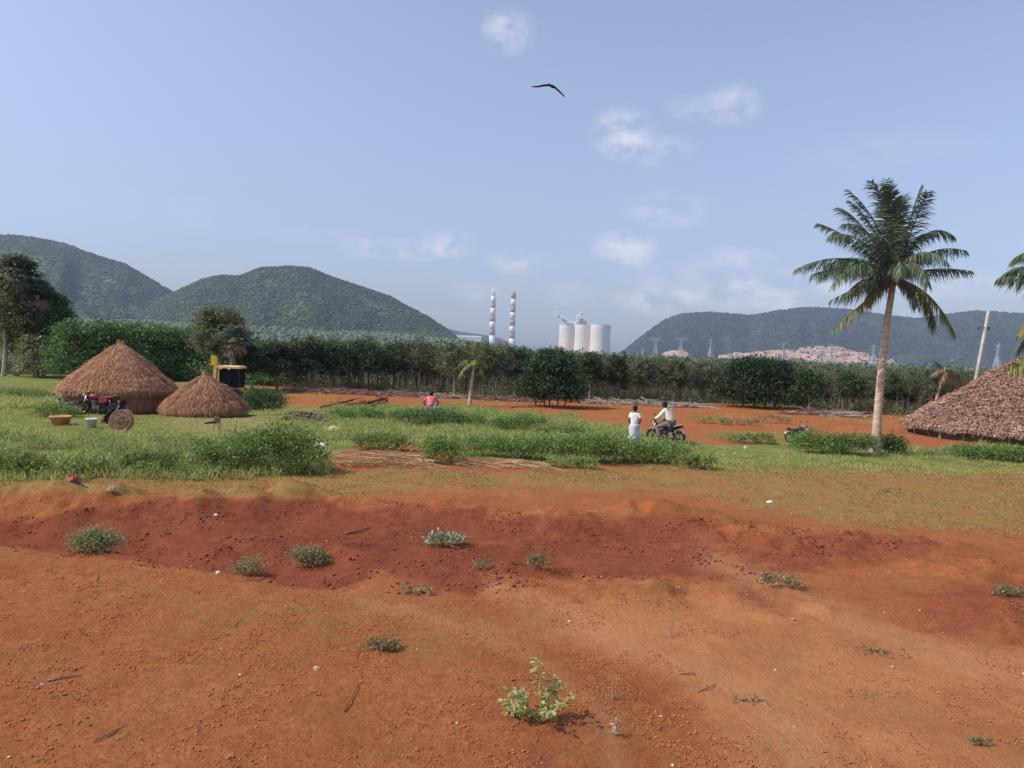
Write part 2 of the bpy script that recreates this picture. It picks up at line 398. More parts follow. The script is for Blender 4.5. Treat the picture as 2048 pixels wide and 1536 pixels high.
# ------------------------------------------------------------------ ground
def axis_pts(segs):
    out = []
    for a, b, st in segs: out += list(np.arange(a, b, st))
    out.append(segs[-1][1]); return np.array(out)
gy = np.concatenate([-np.geomspace(700, 6, 30), np.arange(-5, 5, .5), np.arange(5, 9, .07), np.arange(9, 15, .06), np.arange(15, 21, .08), np.arange(21, 45, .25), np.geomspace(45, 6400, 130)])
xr = np.concatenate([np.arange(0, 13, .085), np.arange(13, 22, .2), np.geomspace(22, 6400, 90)])
gx = np.concatenate([-xr[:0:-1], xr])
X, Y = np.meshgrid(gx, gy); Z = H(X, Y)
PX, PY = proj(X, Y, Z)
wob = 14*fbm(X*1.3, Y*1.3, 4, 101); wob2 = 10*fbm(X*1.1+40, Y*1.1, 4, 103)
ok = Y > 3
wobd = 22*fbm(X*2.6, Y*2.6, 4, 105)
def pm(poly, soft=10):
    """soft membership: average of jittered point-in-polygon tests, with a noisy edge"""
    s = 0; js = [(0, 0), (soft, 0), (-soft, 0), (0, soft*.5), (0, -soft*.5)]
    for a, b in js: s = s+inpoly(np.nan_to_num(PX+wob*1.5+a, nan=-9e5), np.nan_to_num(PY+(wob2+wobd)*.45+b, nan=-9e5), poly)
    return np.where(ok, s/len(js), 0)
DUG = [(-400,1040),(0,1045),(130,1022),(330,1000),(540,990),(650,997),(705,1024),(800,1006),(960,1020),(1010,1045),(1080,1030),(1200,1042),(1300,1022),(1400,1030),(1460,1062),
       (1600,1075),(1700,1062),(1850,1066),(1900,1090),(1840,1120),(1700,1140),(1560,1150),(1400,1165),(1250,1150),(1050,1160),(930,1195),(820,1160),(740,1140),(720,1175),(640,1178),(400,1142),(200,1112),(0,1096),(-400,1070)]
DUG2 = [(1830,1190),(1960,1150),(2300,1140),(2300,1330),(2048,1300),(1900,1275),(1800,1240)]
DUG3 = [(1440,1165),(1600,1150),(1680,1190),(1600,1235),(1480,1225)]
DUG4 = [(1050,1300),(1350,1330),(1500,1480),(1300,1560),(1000,1600),(900,1420)]
GRASSP = [(-900,735),(130,748),(520,772),(545,800),(570,812),(720,815),(960,815),(1250,850),(1420,890),(1600,885),(1740,882),(1800,900),(2400,880),(2400,945),(1900,940),(1500,940),(1380,925),(1180,925),(1000,925),(900,905),(820,890),(700,895),(650,925),(640,945),(-900,965)]
MIDG = [(1410,862),(1560,862),(1700,878),(1740,890),(1560,885),(1400,878)]
OLIVE = [(-900,950),(700,940),(1100,945),(1370,925),(2600,930),(2600,1080),(1950,1060),(1700,1052),(1500,1020),(1400,985),(900,975),(700,992),(420,990),(-900,985)]
OLIVE2 = [(250,1190),(900,1200),(1050,1300),(800,1310),(420,1260)]
TAN = [(1150,1200),(1500,1180),(1800,1260),(2400,1340),(2400,1600),(1500,1560),(1300,1330),(1050,1260)]
dug = np.clip(pm(DUG, 16)*np.interp(np.nan_to_num(PX, nan=0), [800, 1100, 1900], [1, .85, .6])+.62*pm(DUG2, 30)+.55*pm(DUG3, 30)+.3*pm(DUG4, 40), 0, 1)
grs = np.clip(pm(GRASSP, 8)+.6*pm(MIDG, 8), 0, 1)
olv = np.clip(pm(OLIVE, 20)*1.0+pm(OLIVE2, 30)*.3, 0, 1)
tan = pm(TAN, 40)
# everything beyond the red fields lies under vegetation
edge = 50.0+ 0*X
EX = [(-900,745),(130,752),(560,774),(800,780),(1100,796),(1400,808),(1700,824),(1900,834),(3000,860)]
far = sst(0, 6, np.interp(np.nan_to_num(PX, nan=0), [e[0] for e in EX], [e[1] for e in EX])-PY)
far = np.where(Y > 5, far, 0); far = np.nan_to_num(far)
lawn = pm([(330,828),(520,838),(840,845),(860,880),(640,880),(460,868),(330,862)], 12)
def band(pts, wd):
    s = np.full(X.shape, 1e9); xx = np.nan_to_num(PX+wob, nan=-9e5); yy_ = np.nan_to_num(PY+wob2*.5, nan=-9e5)
    for (x1, y1), (x2, y2) in zip(pts[:-1], pts[1:]):
        L2 = (x2-x1)**2+(y2-y1)**2; q = np.clip(((xx-x1)*(x2-x1)+(yy_-y1)*(y2-y1))/L2, 0, 1); s = np.minimum(s, np.hypot(xx-x1-q*(x2-x1), (yy_-y1-q*(y2-y1))*1.6))
    return np.where(ok, np.clip(1-s/wd, 0, 1), 0)
trk = np.clip(band([(1000,1175),(1150,1240),(1320,1315),(1470,1375),(1580,1450),(1640,1600)], 60)+band([(1430,1120),(1560,1180),(1700,1240),(1860,1310),(2100,1360)], 60)+band([(700,1190),(860,1230),(1050,1300),(1200,1420),(1260,1600)], 40)*.6, 0, 1)
nr, nc = X.shape
idx = np.arange(nr*nc).reshape(nr, nc)
F = np.stack([idx[:-1, :-1], idx[:-1, 1:], idx[1:, 1:], idx[1:, :-1]], -1).reshape(-1, 4)
me = npmesh('ground', np.stack([X, Y, Z], -1), F)
for nme, a in (('dug', dug), ('grassy', grs), ('olive', olv), ('tan', tan), ('far', far), ('lawn', lawn), ('track', trk)):
    at_ = me.attributes.new(nme, 'FLOAT', 'POINT'); at_.data.foreach_set('value', np.nan_to_num(a).astype(np.float32).ravel())
gm = bpy.data.materials.new('red_soil'); gm.use_nodes = True; t = gm.node_tree; pb = t.nodes['Principled BSDF']
pb.inputs['Roughness'].default_value = .95; pb.inputs['Specular IOR Level'].default_value = .08
tcn = t.nodes.new('ShaderNodeTexCoord')
def tn(scale, det=6, rough=.55, dist=0):
    n = t.nodes.new('ShaderNodeTexNoise'); n.inputs['Scale'].default_value = scale; n.inputs['Detail'].default_value = det; n.inputs['Roughness'].default_value = rough
    n.inputs['Distortion'].default_value = dist
    t.links.new(tcn.outputs['Object'], n.inputs['Vector']); return n.outputs[0]
def tramp(v, a, b, c0=0., c1=1.):
    n = t.nodes.new('ShaderNodeMapRange'); n.inputs[1].default_value = a; n.inputs[2].default_value = b; n.inputs[3].default_value = c0; n.inputs[4].default_value = c1
    t.links.new(v, n.inputs[0]); return n.outputs[0]
def tmix(f, a, b):
    n = t.nodes.new('ShaderNodeMix'); n.data_type = 'RGBA'
    for i, v in ((0, f), (6, a), (7, b)):
        if isinstance(v, tuple): n.inputs[i].default_value = (*v, 1)
        elif isinstance(v, (int, float)): n.inputs[i].default_value = v
        else: t.links.new(v, n.inputs[i])
    return n.outputs[2]
def tmath(op, a, b, clamp=True):
    n = t.nodes.new('ShaderNodeMath'); n.operation = op; n.use_clamp = clamp
    for i, v in enumerate((a, b)):
        if isinstance(v, (int, float)): n.inputs[i].default_value = v
        else: t.links.new(v, n.inputs[i])
    return n.outputs[0]
def tattr(n_):
    n = t.nodes.new('ShaderNodeAttribute'); n.attribute_name = n_; return n.outputs['Fac']
soil = tmix(tramp(tn(.5, 8, .6), .35, .65), (.34, .113, .041), (.42, .158, .062))
soil = tmix(tramp(tn(7, 8, .75), .42, .68), soil, (.28, .088, .032))
soil = tmix(tramp(tn(2.3, 6, .7), .56, .75, 0, .6), soil, (.45, .20, .085))
soil = tmix(tramp(tn(26, 4, .7), .54, .64, 0, .9), soil, (.20, .062, .022))
soil = tmix(tramp(tn(5.5, 9, .85), .54, .68, 0, .7), soil, (.24, .082, .03))
soil = tmix(tramp(tn(19, 5, .8), .60, .72, 0, .7), soil, (.52, .26, .12))
soil = tmix(tmath('MULTIPLY', tattr('tan'), tramp(tn(.9, 6, .65), .3, .7, .2, 1)), soil, (.49, .218, .090))
dugb = tmix(tramp(tn(6, 9, .8), .5, .66), (.22, .062, .034), (.13, .034, .020))
dugc = tmix(tramp(tn(.9, 8, .65), .46, .64, 0, .6), dugb, (.28, .090, .043))
dg = tramp(tmath('ADD', tattr('dug'), tramp(tn(2.2, 10, .8), .3, .7, -.38, .38), False), .2, .95)
soil = tmix(dg, soil, dugc)
olc = tmix(tramp(tn(9, 6, .7), .35, .65), (.20, .145, .045), (.33, .25, .085))
soil = tmix(tmath('MULTIPLY', tattr('olive'), tramp(tn(1.6, 8, .8), .36, .6)), soil, olc)
soil = tmix(tmath('MULTIPLY', tattr('track'), tramp(tn(3, 6, .7), .3, .7, .3, .9)), soil, (.48, .225, .105))
stub = tmath('MULTIPLY', tramp(tn(.8, 9, .72), .48, .66, 0, .75), tramp(tn(14, 5, .8), .42, .60))
soil = tmix(tmath('MULTIPLY', stub, tramp(dg, 0, .6, 1, 0)), soil, (.25, .155, .055))
grc = tmix(tramp(tn(.7, 7, .65), .4, .62), (.145, .165, .040), (.235, .23, .075))
lw = tmix(tramp(tn(2.2, 7, .7), .4, .6), (.25, .22, .085), (.30, .25, .12))
grc = tmix(tattr('lawn'), grc, lw)
gf = tramp(tmath('ADD', tattr('grassy'), tramp(tn(1.5, 8, .75), .3, .7, -.3, .3), False), .4, .7)
soil = tmix(gf, soil, grc)
soil = tmix(tattr('far'), soil, tmix(tramp(tn(.05, 6, .6), .4, .6), (.07, .085, .035), (.12, .12, .06)))
t.links.new(soil, pb.inputs['Base Color'])
bh = tmath('ADD', tmath('MULTIPLY', tn(11, 6, .7), .6, False), tmath('MULTIPLY', tn(45, 5, .7), .25, False), False)
bp = t.nodes.new('ShaderNodeBump'); bp.inputs['Strength'].default_value = 1.0; bp.inputs['Distance'].default_value = .085
t.links.new(bh, bp.inputs['Height']); t.links.new(bp.outputs[0], pb.inputs['Normal'])
ground = link('ground', me, gm, smooth=True); tag(ground, 'red soil ground with grassy strips', kind='structure')

# ------------------------------------------------------------------ hills
def hillmat(name, c1, c2, c3):
    m = mat(name, c1, .95, c2, .02, .0); t2 = m.node_tree; b = t2.nodes['Principled BSDF']
    tcx = t2.nodes.new('ShaderNodeTexCoord'); n = t2.nodes.new('ShaderNodeTexNoise'); n.inputs['Scale'].default_value = .012; n.inputs['Detail'].default_value = 10; n.inputs['Roughness'].default_value = .75
    t2.links.new(tcx.outputs['Object'], n.inputs['Vector']); r = t2.nodes.new('ShaderNodeValToRGB')
    r.color_ramp.elements[0].position = .36; r.color_ramp.elements[1].position = .62; r.color_ramp.elements[0].color = (*c1, 1); r.color_ramp.elements[1].color = (*c3, 1)
    e = r.color_ramp.elements.new(.5); e.color = (*c2, 1); t2.links.new(n.outputs[0], r.inputs[0]); t2.links.new(r.outputs[0], b.inputs['Base Color']); return m
def hill(name, label, sky_px, D, Wf, m, treemat, ntree, ts, rough=.05, seed=1, Wb=500, shape=1.25, tree_name='hillside_trees', tlabel=None):
    ts_ = []; hs = []
    for x, y in sky_px:
        p = W(x, y, D); ts_.append(p.x/p.y); hs.append(max(p.z-3.5, .1))
    xs = np.array(ts_); hs = np.array(hs)
    def S(T, v):
        """T = bearing of the flank, v = -1 foot ... 0 crest ... 1 back foot"""
        base = np.interp(T, xs, hs, left=0, right=0); Xc = T*D
        sp = fbm(Xc/150., v*1.4, 4, seed)
        vv = np.where(v < 0, v*(1-1.5*sp*np.abs(v)*(1-np.abs(v))), v)
        s = np.cos(np.clip(np.abs(vv), 0, 1)*math.pi/2)**shape
        n = (fbm(Xc/60., v*6, 4, seed+7)-.25)*rough*hs.max()*np.clip(np.abs(v)*3, 0, 1)*s**.5
        yy = D+np.where(v < 0, v*Wf, v*Wb)
        z = 3.5*s+(base*s+np.minimum(n, base*.5))*np.minimum(yy/D, 1)
        return T*yy, yy, np.where(base > .2, z, -2)
    Tg = np.linspace(xs[0], xs[-1], 300); vg = np.linspace(-1, 1, 80)
    A, B = np.meshgrid(Tg, vg); a, b, c = S(A, B); c = c-.5; c[0] = -3; c[-1] = -3
    id_ = np.arange(A.size).reshape(A.shape)
    Fq = np.stack([id_[:-1, :-1], id_[:-1, 1:], id_[1:, 1:], id_[1:, :-1]], -1).reshape(-1, 4)
    o = link(name, npmesh(name, np.stack([a, b, c], -1), Fq), m, smooth=True); tag(o, label, kind='structure')
    if ntree:
        u = rng.uniform(xs[0], xs[-1], ntree*3); v = -rng.random(ntree*3)**.8; v = np.where(rng.random(ntree*3) < .12, rng.uniform(-.05, .04, ntree*3), v)
        a, b, c = S(u, v); keep = c > 3
        den = fbm(u*D/80., v*6, 4, seed+3); keep &= (den > -.12-.4*rng.random(len(u)))
        a = a[keep][:ntree]; b = b[keep][:ntree]; c = c[keep][:ntree]
        blobs(tree_name, a, b, c-ts*.3, ts, treemat, tlabel or 'scrub trees covering the hillside')
    return S
OCT = np.array([(1, 0, 0), (0, 1, 0), (-1, 0, 0), (0, -1, 0), (0, 0, 1), (0, 0, -.6)], float)
OF = np.array([(0, 1, 4), (1, 2, 4), (2, 3, 4), (3, 0, 4), (1, 0, 5), (2, 1, 5), (3, 2, 5), (0, 3, 5)])
def blobs(name, a, b, c, ts, m, label, hf=.6):
    n = len(a); s = ts*rng.uniform(.35, 1.25, n); V = OCT[None]*s[:, None, None]*(1+.45*rng.normal(size=(n, 6, 1)).clip(-1, 1)*.6)
    th = rng.uniform(0, 6.28, n); cs, sn = np.cos(th)[:, None], np.sin(th)[:, None]
    Vx = V[..., 0]*cs-V[..., 1]*sn; Vy = V[..., 0]*sn+V[..., 1]*cs; Vz = V[..., 2]*hf*1.5
    P = np.stack([Vx+np.asarray(a)[:, None], Vy+np.asarray(b)[:, None], Vz+(np.asarray(c)+s*hf*.5)[:, None]], -1)
    o = link(name, npmesh(name, P, None, (np.arange(n)[:, None, None]*6+OF[None]).reshape(-1, 3)), m)
    return tag(o, label, kind='stuff')
MH = hillmat('hill_green', (.022, .038, .02), (.038, .055, .028), (.11, .10, .06))
MHF = hillmat('hill_far', (.02, .03, .022), (.03, .04, .027), (.05, .06, .035))
TL = leafmat('hill_tree', (.020, .034, .018), (.05, .078, .034), .1, (.17, .18, .10))
TF = leafmat('hill_tree_far', (.015, .025, .018), (.035, .05, .028), .1)
hill('hill_left', 'tall wooded hill rising out of the left edge', [(-900,660),(-700,600),(-500,520),(-250,468),(-100,462),(0,468),(60,474),(130,487),(200,513),(250,528),(300,557),(340,581),(370,600),(430,640),(480,665),(520,682)], 2000, 700, MH, TL, 26000, 3.1, seed=3,
     tree_name='hill_trees', tlabel='scrub trees on the tall left hill')
MFT = leafmat('foot_tree', (.06, .095, .045), (.15, .19, .085), .1, (.24, .24, .14))
hill('hill_foot', 'gentle light green slope in front of the left hills', [(-900,640),(-300,646),(0,640),(150,642),(300,644),(420,650),(560,655),(700,664),(820,672),(920,682),(1000,692),(1060,704)], 1300, 330, MH, MFT, 9000, 4.2, seed=41, rough=.08, Wb=260, tree_name='hill_trees', tlabel='light green trees on the gentle slope before the hills')
hill('hill_middle', 'rounded wooded hill left of the two chimneys', [(180,680),(240,640),(300,610),(358,580),(400,560),(440,551),(480,552),(500,544),(520,536),(580,533),(620,536),(660,553),(720,573),(780,593),(830,618),(870,642),(900,662),(925,686),(935,700)], 1700, 560, MH, TL, 26000, 2.7, seed=8,
     tree_name='hill_trees', tlabel='scrub trees on the rounded middle hill')
hill('hill_right', 'long low wooded hill behind the pylons', [(1225,722),(1248,702),(1270,684),(1290,668),(1330,640),(1365,627),(1430,625),(1500,632),(1560,621),(1620,615),(1700,620),(1780,632),(1840,638),(1880,631),(1950,622),(2048,628),(2200,640),(2500,650),(2800,700),(2900,760)], 2900, 800, MHF, TF, 18000, 5.0, seed=15,
     tree_name='hill_trees', tlabel='scrub trees on the long right hill')
hill('hill_distant', 'faint blue ridge behind the chimneys', [(840,700),(870,650),(890,655),(920,663),(960,668),(1000,676),(1040,694),(1060,712)], 4300, 500, MHF, TF, 0, 5, seed=21, rough=.02)
MQ = mat('quarry_earth', (.34, .20, .15), .95, (.60, .44, .35), .06, detail=12, stretch=(.25, 1, 3))
_r = [x for x in MQ.node_tree.nodes if x.type == 'VALTORGB'][0].color_ramp; _e = _r.elements.new(.46); _e.color = (.52, .33, .26, 1); _e = _r.elements.new(.55); _e.color = (.22, .16, .10, 1)
hill('quarry', 'pink quarried bank at the foot of the right hill', [(1400,730),(1425,716),(1440,711),(1455,710),(1470,706),(1490,707),(1510,703),(1530,704),(1552,702),(1570,699),(1590,700),(1605,695),(1625,696),(1640,691),(1655,694),(1672,692),(1690,696),(1705,701),(1725,704),(1750,714),(1785,722),(1800,738)], 2150, 420, MQ, TF, 500, 4.0, rough=.55, seed=33, shape=.9, Wb=120, tree_name='quarry_scrub', tlabel='scattered scrub on the pink quarried bank')
hill('quarry_spoil', 'small pink cleared bank below the hill edge', [(1318,716),(1328,704),(1345,700),(1362,700),(1376,705),(1386,720)], 2150, 120, MQ, TF, 0, 5, rough=.2, seed=35, shape=.8, Wb=100)

# far canopy across the plain
def plain_scatter(n, d0, d1, az0, az1):
    r = np.sqrt(rng.uniform(d0**2, d1**2, n)); a = rng.uniform(math.radians(az0), math.radians(az1), n); return np.tan(a)*r, r
FARF = leafmat('far_canopy', (.07, .095, .05), (.16, .19, .09), .1, (.22, .21, .14))
def cards(name, cx_, cy_, top, per, rad, size, m, label, zmin=.2):
    n = len(cx_); j = np.repeat(np.arange(n), per)
    P = np.stack([cx_[j], cy_[j], np.zeros(len(j))], -1); q = rng.normal(size=(len(j), 3)); q = unit(q)*(rng.random((len(j), 1))**.4)
    tj = top[j]; P[:, :2] += q[:, :2]*rad[j][:, None]; P[:, 2] = zmin+(tj-zmin)*(.5+.5*q[:, 2])
    V, Fq = leaves(P, size); o = link(name, npmesh(name, V, Fq), m); return tag(o, label, kind='stuff')
a, b = plain_scatter(8000, 420, 1750, -44, 44)
cards('far_forest', a, b, rng.uniform(3.0, 7.2, len(a)), 26, rng.uniform(3, 6, len(a)), 2.0, FARF, 'far belt of low trees across the plain')
a, b = plain_scatter(1500, 110, 430, -44, 44)
cards('middle_forest', a, b, rng.uniform(3.2, 5.6, len(a))*np.interp(a/b, [-.7, 0, .2, .7], [1.1, .92, .66, .60]), 80, rng.uniform(2, 3.6, len(a)), .75, MT['leaf_far'], 'dense low trees behind the plantation')

# ------------------------------------------------------------------ power station
def chimney(x, ytop, ybase, D, bands, label, flue=False):
    b0 = W(x-4, ybase, D); tp = W(x+0, ytop, D); h = tp.z
    root = thing('chimney', label, 'chimney', (b0.x, D, 0), group='red and white banded power station chimneys')
    def rr(z): return 15-4.5*z/h
    for ya, yb, c in bands:
        za = W(x, yb, D).z; zb = W(x, ya, D).z
        za = max(za, 0)
        MB().lathe([(rr(za), za), (rr(zb), zb)], 20).build('white_band' if c == 'w' else 'red_band', MT['cwhite' if c == 'w' else 'cred'], root, True)
    if flue:
        z0 = W(x, bands[0][0], D).z
        for s in (-1, 1): MB().tube([(s*4.5, 0, z0-2), (s*4.5, 0, h)], 2.6, 10).build('flue', MT['cwhite'], root, True)
        MB().tube([(0, 0, z0-2), (0, 0, h-16)], 5, 10).build('windshield', MT['galv'], root, True)
    else: MB().lathe([(9.2, h), (7.5, h+1), (7.5, h-4)], 16).build('rim', MT['cred'], root)
    MB().lathe([(rr(h*.62)+1.6, h*.62), (rr(h*.62)+1.6, h*.62+1.6), (rr(h*.62), h*.62+1.6)], 20).build('platform', MT['galv'], root)
chimney(987, 577, 705, 3600, [(592,607,'w'),(607,616,'r'),(616,632,'w'),(632,643,'r'),(643,659,'w'),(659,671,'r'),(671,706,'w')], 'left banded chimney with a pale twin-flue tip', True)
chimney(1027, 584, 707, 3600, [(584,598,'r'),(598,613,'w'),(613,625,'r'),(625,639,'w'),(639,652,'r'),(652,666,'w'),(666,677,'r'),(677,708,'w')], 'right banded chimney with a dull red tip')
for i, (xc, hw, yt, lab) in enumerate([(1135, 18.6, 651, 'leftmost cooling tower half veiled by its steam plume'), (1166, 18.6, 650, 'middle cooling tower with steam over its rim'), (1199.5, 20.5, 650, 'rightmost cooling tower with a clean dry rim')]):
    D = 3500-60*(i == 2)+40*(i == 0); c = W(xc, 700, D); h = W(xc, yt, D).z; R0 = hw*D/FPX
    root = thing('cooling_tower', lab, 'cooling tower', (c.x, D, 0), group='cooling towers')
    prof = [(R0*.98*math.sqrt(.96+.20*((z-.72)/.72)**2), z*h) for z in [k/12 for k in range(13)]]
    MB().lathe([(a_, b_) for a_, b_ in prof], 40).build('shell', MT['tower'], root, True)
    MB().lathe([(prof[-1][0]+.8, h-2), (prof[-1][0]+.8, h+.6), (prof[-1][0]-1.5, h+.6)], 40).build('rim', MT['tower'], root)
sm = bpy.data.materials.new('steam'); sm.use_nodes = True; t3 = sm.node_tree; t3.nodes.clear()
_d = t3.nodes.new('ShaderNodeBsdfDiffuse'); _d.inputs[0].default_value = (.95, .95, .95, 1); _t = t3.nodes.new('ShaderNodeBsdfTranslucent'); _t.inputs[0].default_value = (.95, .95, .95, 1)
_a = t3.nodes.new('ShaderNodeAddShader'); t3.links.new(_d.outputs[0], _a.inputs[0]); t3.links.new(_t.outputs[0], _a.inputs[1])
_p = t3.nodes.new('ShaderNodeBsdfTransparent'); _m = t3.nodes.new('ShaderNodeMixShader'); _m.inputs[0].default_value = .055
t3.links.new(_p.outputs[0], _m.inputs[1]); t3.links.new(_a.outputs[0], _m.inputs[2]); _o = t3.nodes.new('ShaderNodeOutputMaterial'); t3.links.new(_m.outputs[0], _o.inputs[0])
def steam(pts, label):
    mb = MB()
    for x, y, r, D in pts:
        for i in range(7):
            q = r*random.uniform(.35, .75); p = W(x+random.uniform(-.6, .6)*r, y+random.uniform(-.45, .45)*r, D+random.uniform(-10, 10)); k = D/FPX*q; mb.ell(p, (k, k*.9, k*.75), 12, 8, jit=.1)
    o = mb.build('steam_plume', sm, None, True); tag(o, label, 'steam', 'steam plumes of the cooling towers')
steam([(1136, 655, 13, 3540), (1131, 646, 10, 3540), (1125, 639, 9, 3540), (1118, 632, 7, 3540), (1113, 626, 5, 3540), (1143, 647, 9, 3540)], 'thin steam plume drifting left off the leftmost cooling tower')
steam([(1166, 653, 13, 3500), (1162, 644, 11, 3500), (1167, 638, 9, 3500), (1158, 634, 8, 3500), (1163, 629, 6, 3500), (1172, 645, 8, 3500)], 'low steam cloud over the middle cooling tower')
# low white plant buildings left of the chimneys
root = thing('factory_hall', 'long low white factory hall at the foot of the middle hill', 'building', (W(925, 672, 3300).x, 3300, 0))
L_ = 75*3300/FPX; hh = W(925, 673, 3300).z
MB().box((0, 0, hh/2-1), (L_, 40, hh-2)).build('wall', MT['cwhite'], root)
MB().raw([(-L_/2-1, -21, hh-2), (L_/2+1, -21, hh-2), (L_/2+1, 21, hh-2), (-L_/2-1, 21, hh-2), (-L_/2-1, 0, hh+5), (L_/2+1, 0, hh+5)], [(0, 1, 5, 4), (2, 3, 4, 5), (0, 4, 3), (1, 2, 5), (3, 2, 1, 0)]).build('roof', MT['galv'], root)

# ------------------------------------------------------------------ pylons
def pylon_mesh(h, typ):
    mb = MB(); w0 = h*.13; w1 = h*.028; zc = h*.62; r = .34
    def wd(z): return w0+(w1-w0)*min(z/zc, 1)
    for sx_ in (-1, 1):
        for sy in (-1, 1): mb.tube([(sx_*w0, sy*w0, 0), (sx_*w1, sy*w1, zc), (sx_*w1*.8, sy*w1*.8, h*.93)], r, 4)
    zs = [zc*(1-(1-k/6)**1.25) for k in range(7)]
    for a_, b_ in zip(zs[:-1], zs[1:]):
        for sy in (-1, 1):
            mb.tube([(-wd(a_), sy*wd(a_), a_), (wd(b_), sy*wd(b_), b_)], r*.6, 3); mb.tube([(wd(a_), sy*wd(a_), a_), (-wd(b_), sy*wd(b_), b_)], r*.6, 3)
            mb.tube([(-wd(b_), sy*wd(b_), b_), (wd(b_), sy*wd(b_), b_)], r*.6, 3)
            mb.tube([(sy*wd(a_), -wd(a_), a_), (sy*wd(b_), wd(b_), b_)], r*.6, 3); mb.tube([(sy*wd(a_), wd(a_), a_), (sy*wd(b_), -wd(b_), b_)], r*.6, 3)
    arm = MB()
    lv = [(.64, .20), (.77, .24), (.90, .17)] if typ else [(.86, .26)]
    for zf, wf in lv:
        z = zf*h; a_ = wf*h
        for s in (-1, 1):
            arm.tube([(0, 0, z+h*.035), (s*a_, 0, z)], r*.8, 4); arm.tube([(0, 0, z-h*.01), (s*a_, 0, z)], r*.8, 4); arm.tube([(s*a_, 0, z), (s*a_, 0, z-h*.05)], r*.5, 4)
            if not typ: arm.tube([(s*a_*.35, 0, z), (s*a_*.75, 0, h)], r*.8, 4); arm.tube([(s*w1, 0, z-h*.2), (s*a_*.45, 0, z)], r, 4)
    if typ: arm.tube([(0, 0, h*.9), (0, 0, h)], r, 4)
    return mb, arm
PY_ = [(1286,693,717,1500,1,'smallest pale pylon, at the left foot of the hill'),(1312,672,716,950,0,'pale pylon just left of the small pink bank'),(1363,672,719,960,0,'pale pylon rising over the small pink bank'),
       (1423,677,720,900,1,'broad three-armed pylon between the two pink banks'),(1568,683,725,930,0,'pale pylon before the middle of the long pink quarry'),(1643,700,728,800,1,'shorter pylon before the right end of the pink quarry'),(1664,688,728,860,1,'taller pylon at the right end of the pink quarry'),
       (1748,688,731,800,1,'pale pylon just left of the coconut trunk'),(1905,716,737,1200,1,'small distant pylon between coconut trunk and leaning pole'),(1998,685,740,780,1,'pale pylon to the right of the leaning pole')]
for x, yt, hb, D, typ, lab in PY_:
    p = W(x, yt, D); h = p.z; a_, b_ = pylon_mesh(h, typ)
    root = thing('pylon', lab, 'pylon', (p.x, D, 0), random.uniform(-.5, .5), 'power line pylons before the right hill')
    a_.build('tower', MT['galv'], root); b_.build('cross_arm', MT['galv'], root)

# ------------------------------------------------------------------ plantation and trees
def proto_tree(kind):
    root = thing('plantation_tree', 'x', 'tree')
    mb = MB(); h = 4.0
    if kind == 'twiggy':
        for k in range(3):
            bx, by = random.uniform(-.35, .35), random.uniform(-.35, .35)
            branchy(mb, (bx, by, 0), (bx*1.3+random.uniform(-.3, .3), by, h*random.uniform(.75, .95)), .028, 7, spread=.45)
        tr = mb.build('trunk', MT['bark_thin'], root)
        cr = crown('crown', 1500, [(0, 0, 2.0, .95, .95, 1.6), (0, 0, 3.3, .6, .6, .5)], .12, MT['leaf_brown'], root, 12, .2, .2)
    else:
        lean = random.uniform(-.25, .25)
        lob = [(lean, 0, 3.0, .8, .8, .9), (lean+random.uniform(.2, .5), .1, 2.2, .6, .6, .7), (lean-random.uniform(.2, .5), 0, 2.5, .6, .6, .7), (lean*.6, 0, 3.8, random.uniform(.22, .42), .35, random.uniform(.4, .65))]
        branchy(mb, (0, 0, 0), (lean, 0, h*.92), .045, 7, lob, .6)
        if kind == 'pair': branchy(mb, (.5, .2, 0), (.7, 0, h*.75), .032, 5, lob, .5)
        tr = mb.build('trunk', MT['bark_thin'], root)
        cr = crown('crown', 2200, lob, .14, MT['leaf_plant'], root, 30, .22, .35)
    return root
protos = {k: [proto_tree(k) for _ in range(4)] for k in ('single', 'pair', 'twiggy')}
def dup(root, loc, rz, s, label, group):
    r = root.copy(); C.objects.link(r); r.location = loc; r.rotation_euler = (0, 0, rz); r.scale = s; r['label'] = label; r['group'] = group
    for ch in root.children:
        c = ch.copy(); C.objects.link(c); c.parent = r
    return r
EDGE = [(600,779,684),(760,784,690),(900,790,694),(1000,795,697),(1100,800,702),(1250,804,716),(1400,807,728),(1550,811,739),(1700,824,745),(1850,836,748),(1950,842,752),(2150,852,760)]
ex = [e[0] for e in EDGE]
first = {k: True for k in ('single', 'pair', 'twiggy')}
def put_tree(px, back, kind, hs=1):
    yb = np.interp(px, ex, [e[1] for e in EDGE]); yt = np.interp(px, ex, [e[2] for e in EDGE])
    g = G(px, yb-3); d = Vector((g.x, g.y, 0)).normalized(); Dd = g.y; p = g+d*back
    hgt = W(px, yt+random.uniform(-4, 14)-(8 if random.random() < .14 else 0), p.y).z
    s = hgt/4.1; sw = max(s, .75)*random.uniform(.9, 1.2)
    if px > 1150 and px < 1480 and random.random() < .55: kind = 'twiggy'
    lab = {'single': 'thin-stemmed young tree with a dark leafy top in the plantation', 'pair': 'young double-stemmed tree with a dark top in the plantation', 'twiggy': 'brownish twiggy sapling clump in the plantation'}[kind]
    grp = {'single': 'thin-stemmed plantation trees', 'pair': 'double-stemmed plantation trees', 'twiggy': 'brown twiggy plantation saplings'}[kind]
    pr = random.choice(protos[kind])
    loc = (p.x, p.y, hz(p.x, p.y)); rz = random.uniform(0, 6.28)
    if pr['label'] == 'x':
        pr.location = loc; pr.rotation_euler = (0, 0, rz); pr.scale = (sw, sw, s); tag(pr, lab, 'tree', grp)
    else: dup(pr, loc, rz, (sw, sw, s), lab, grp)
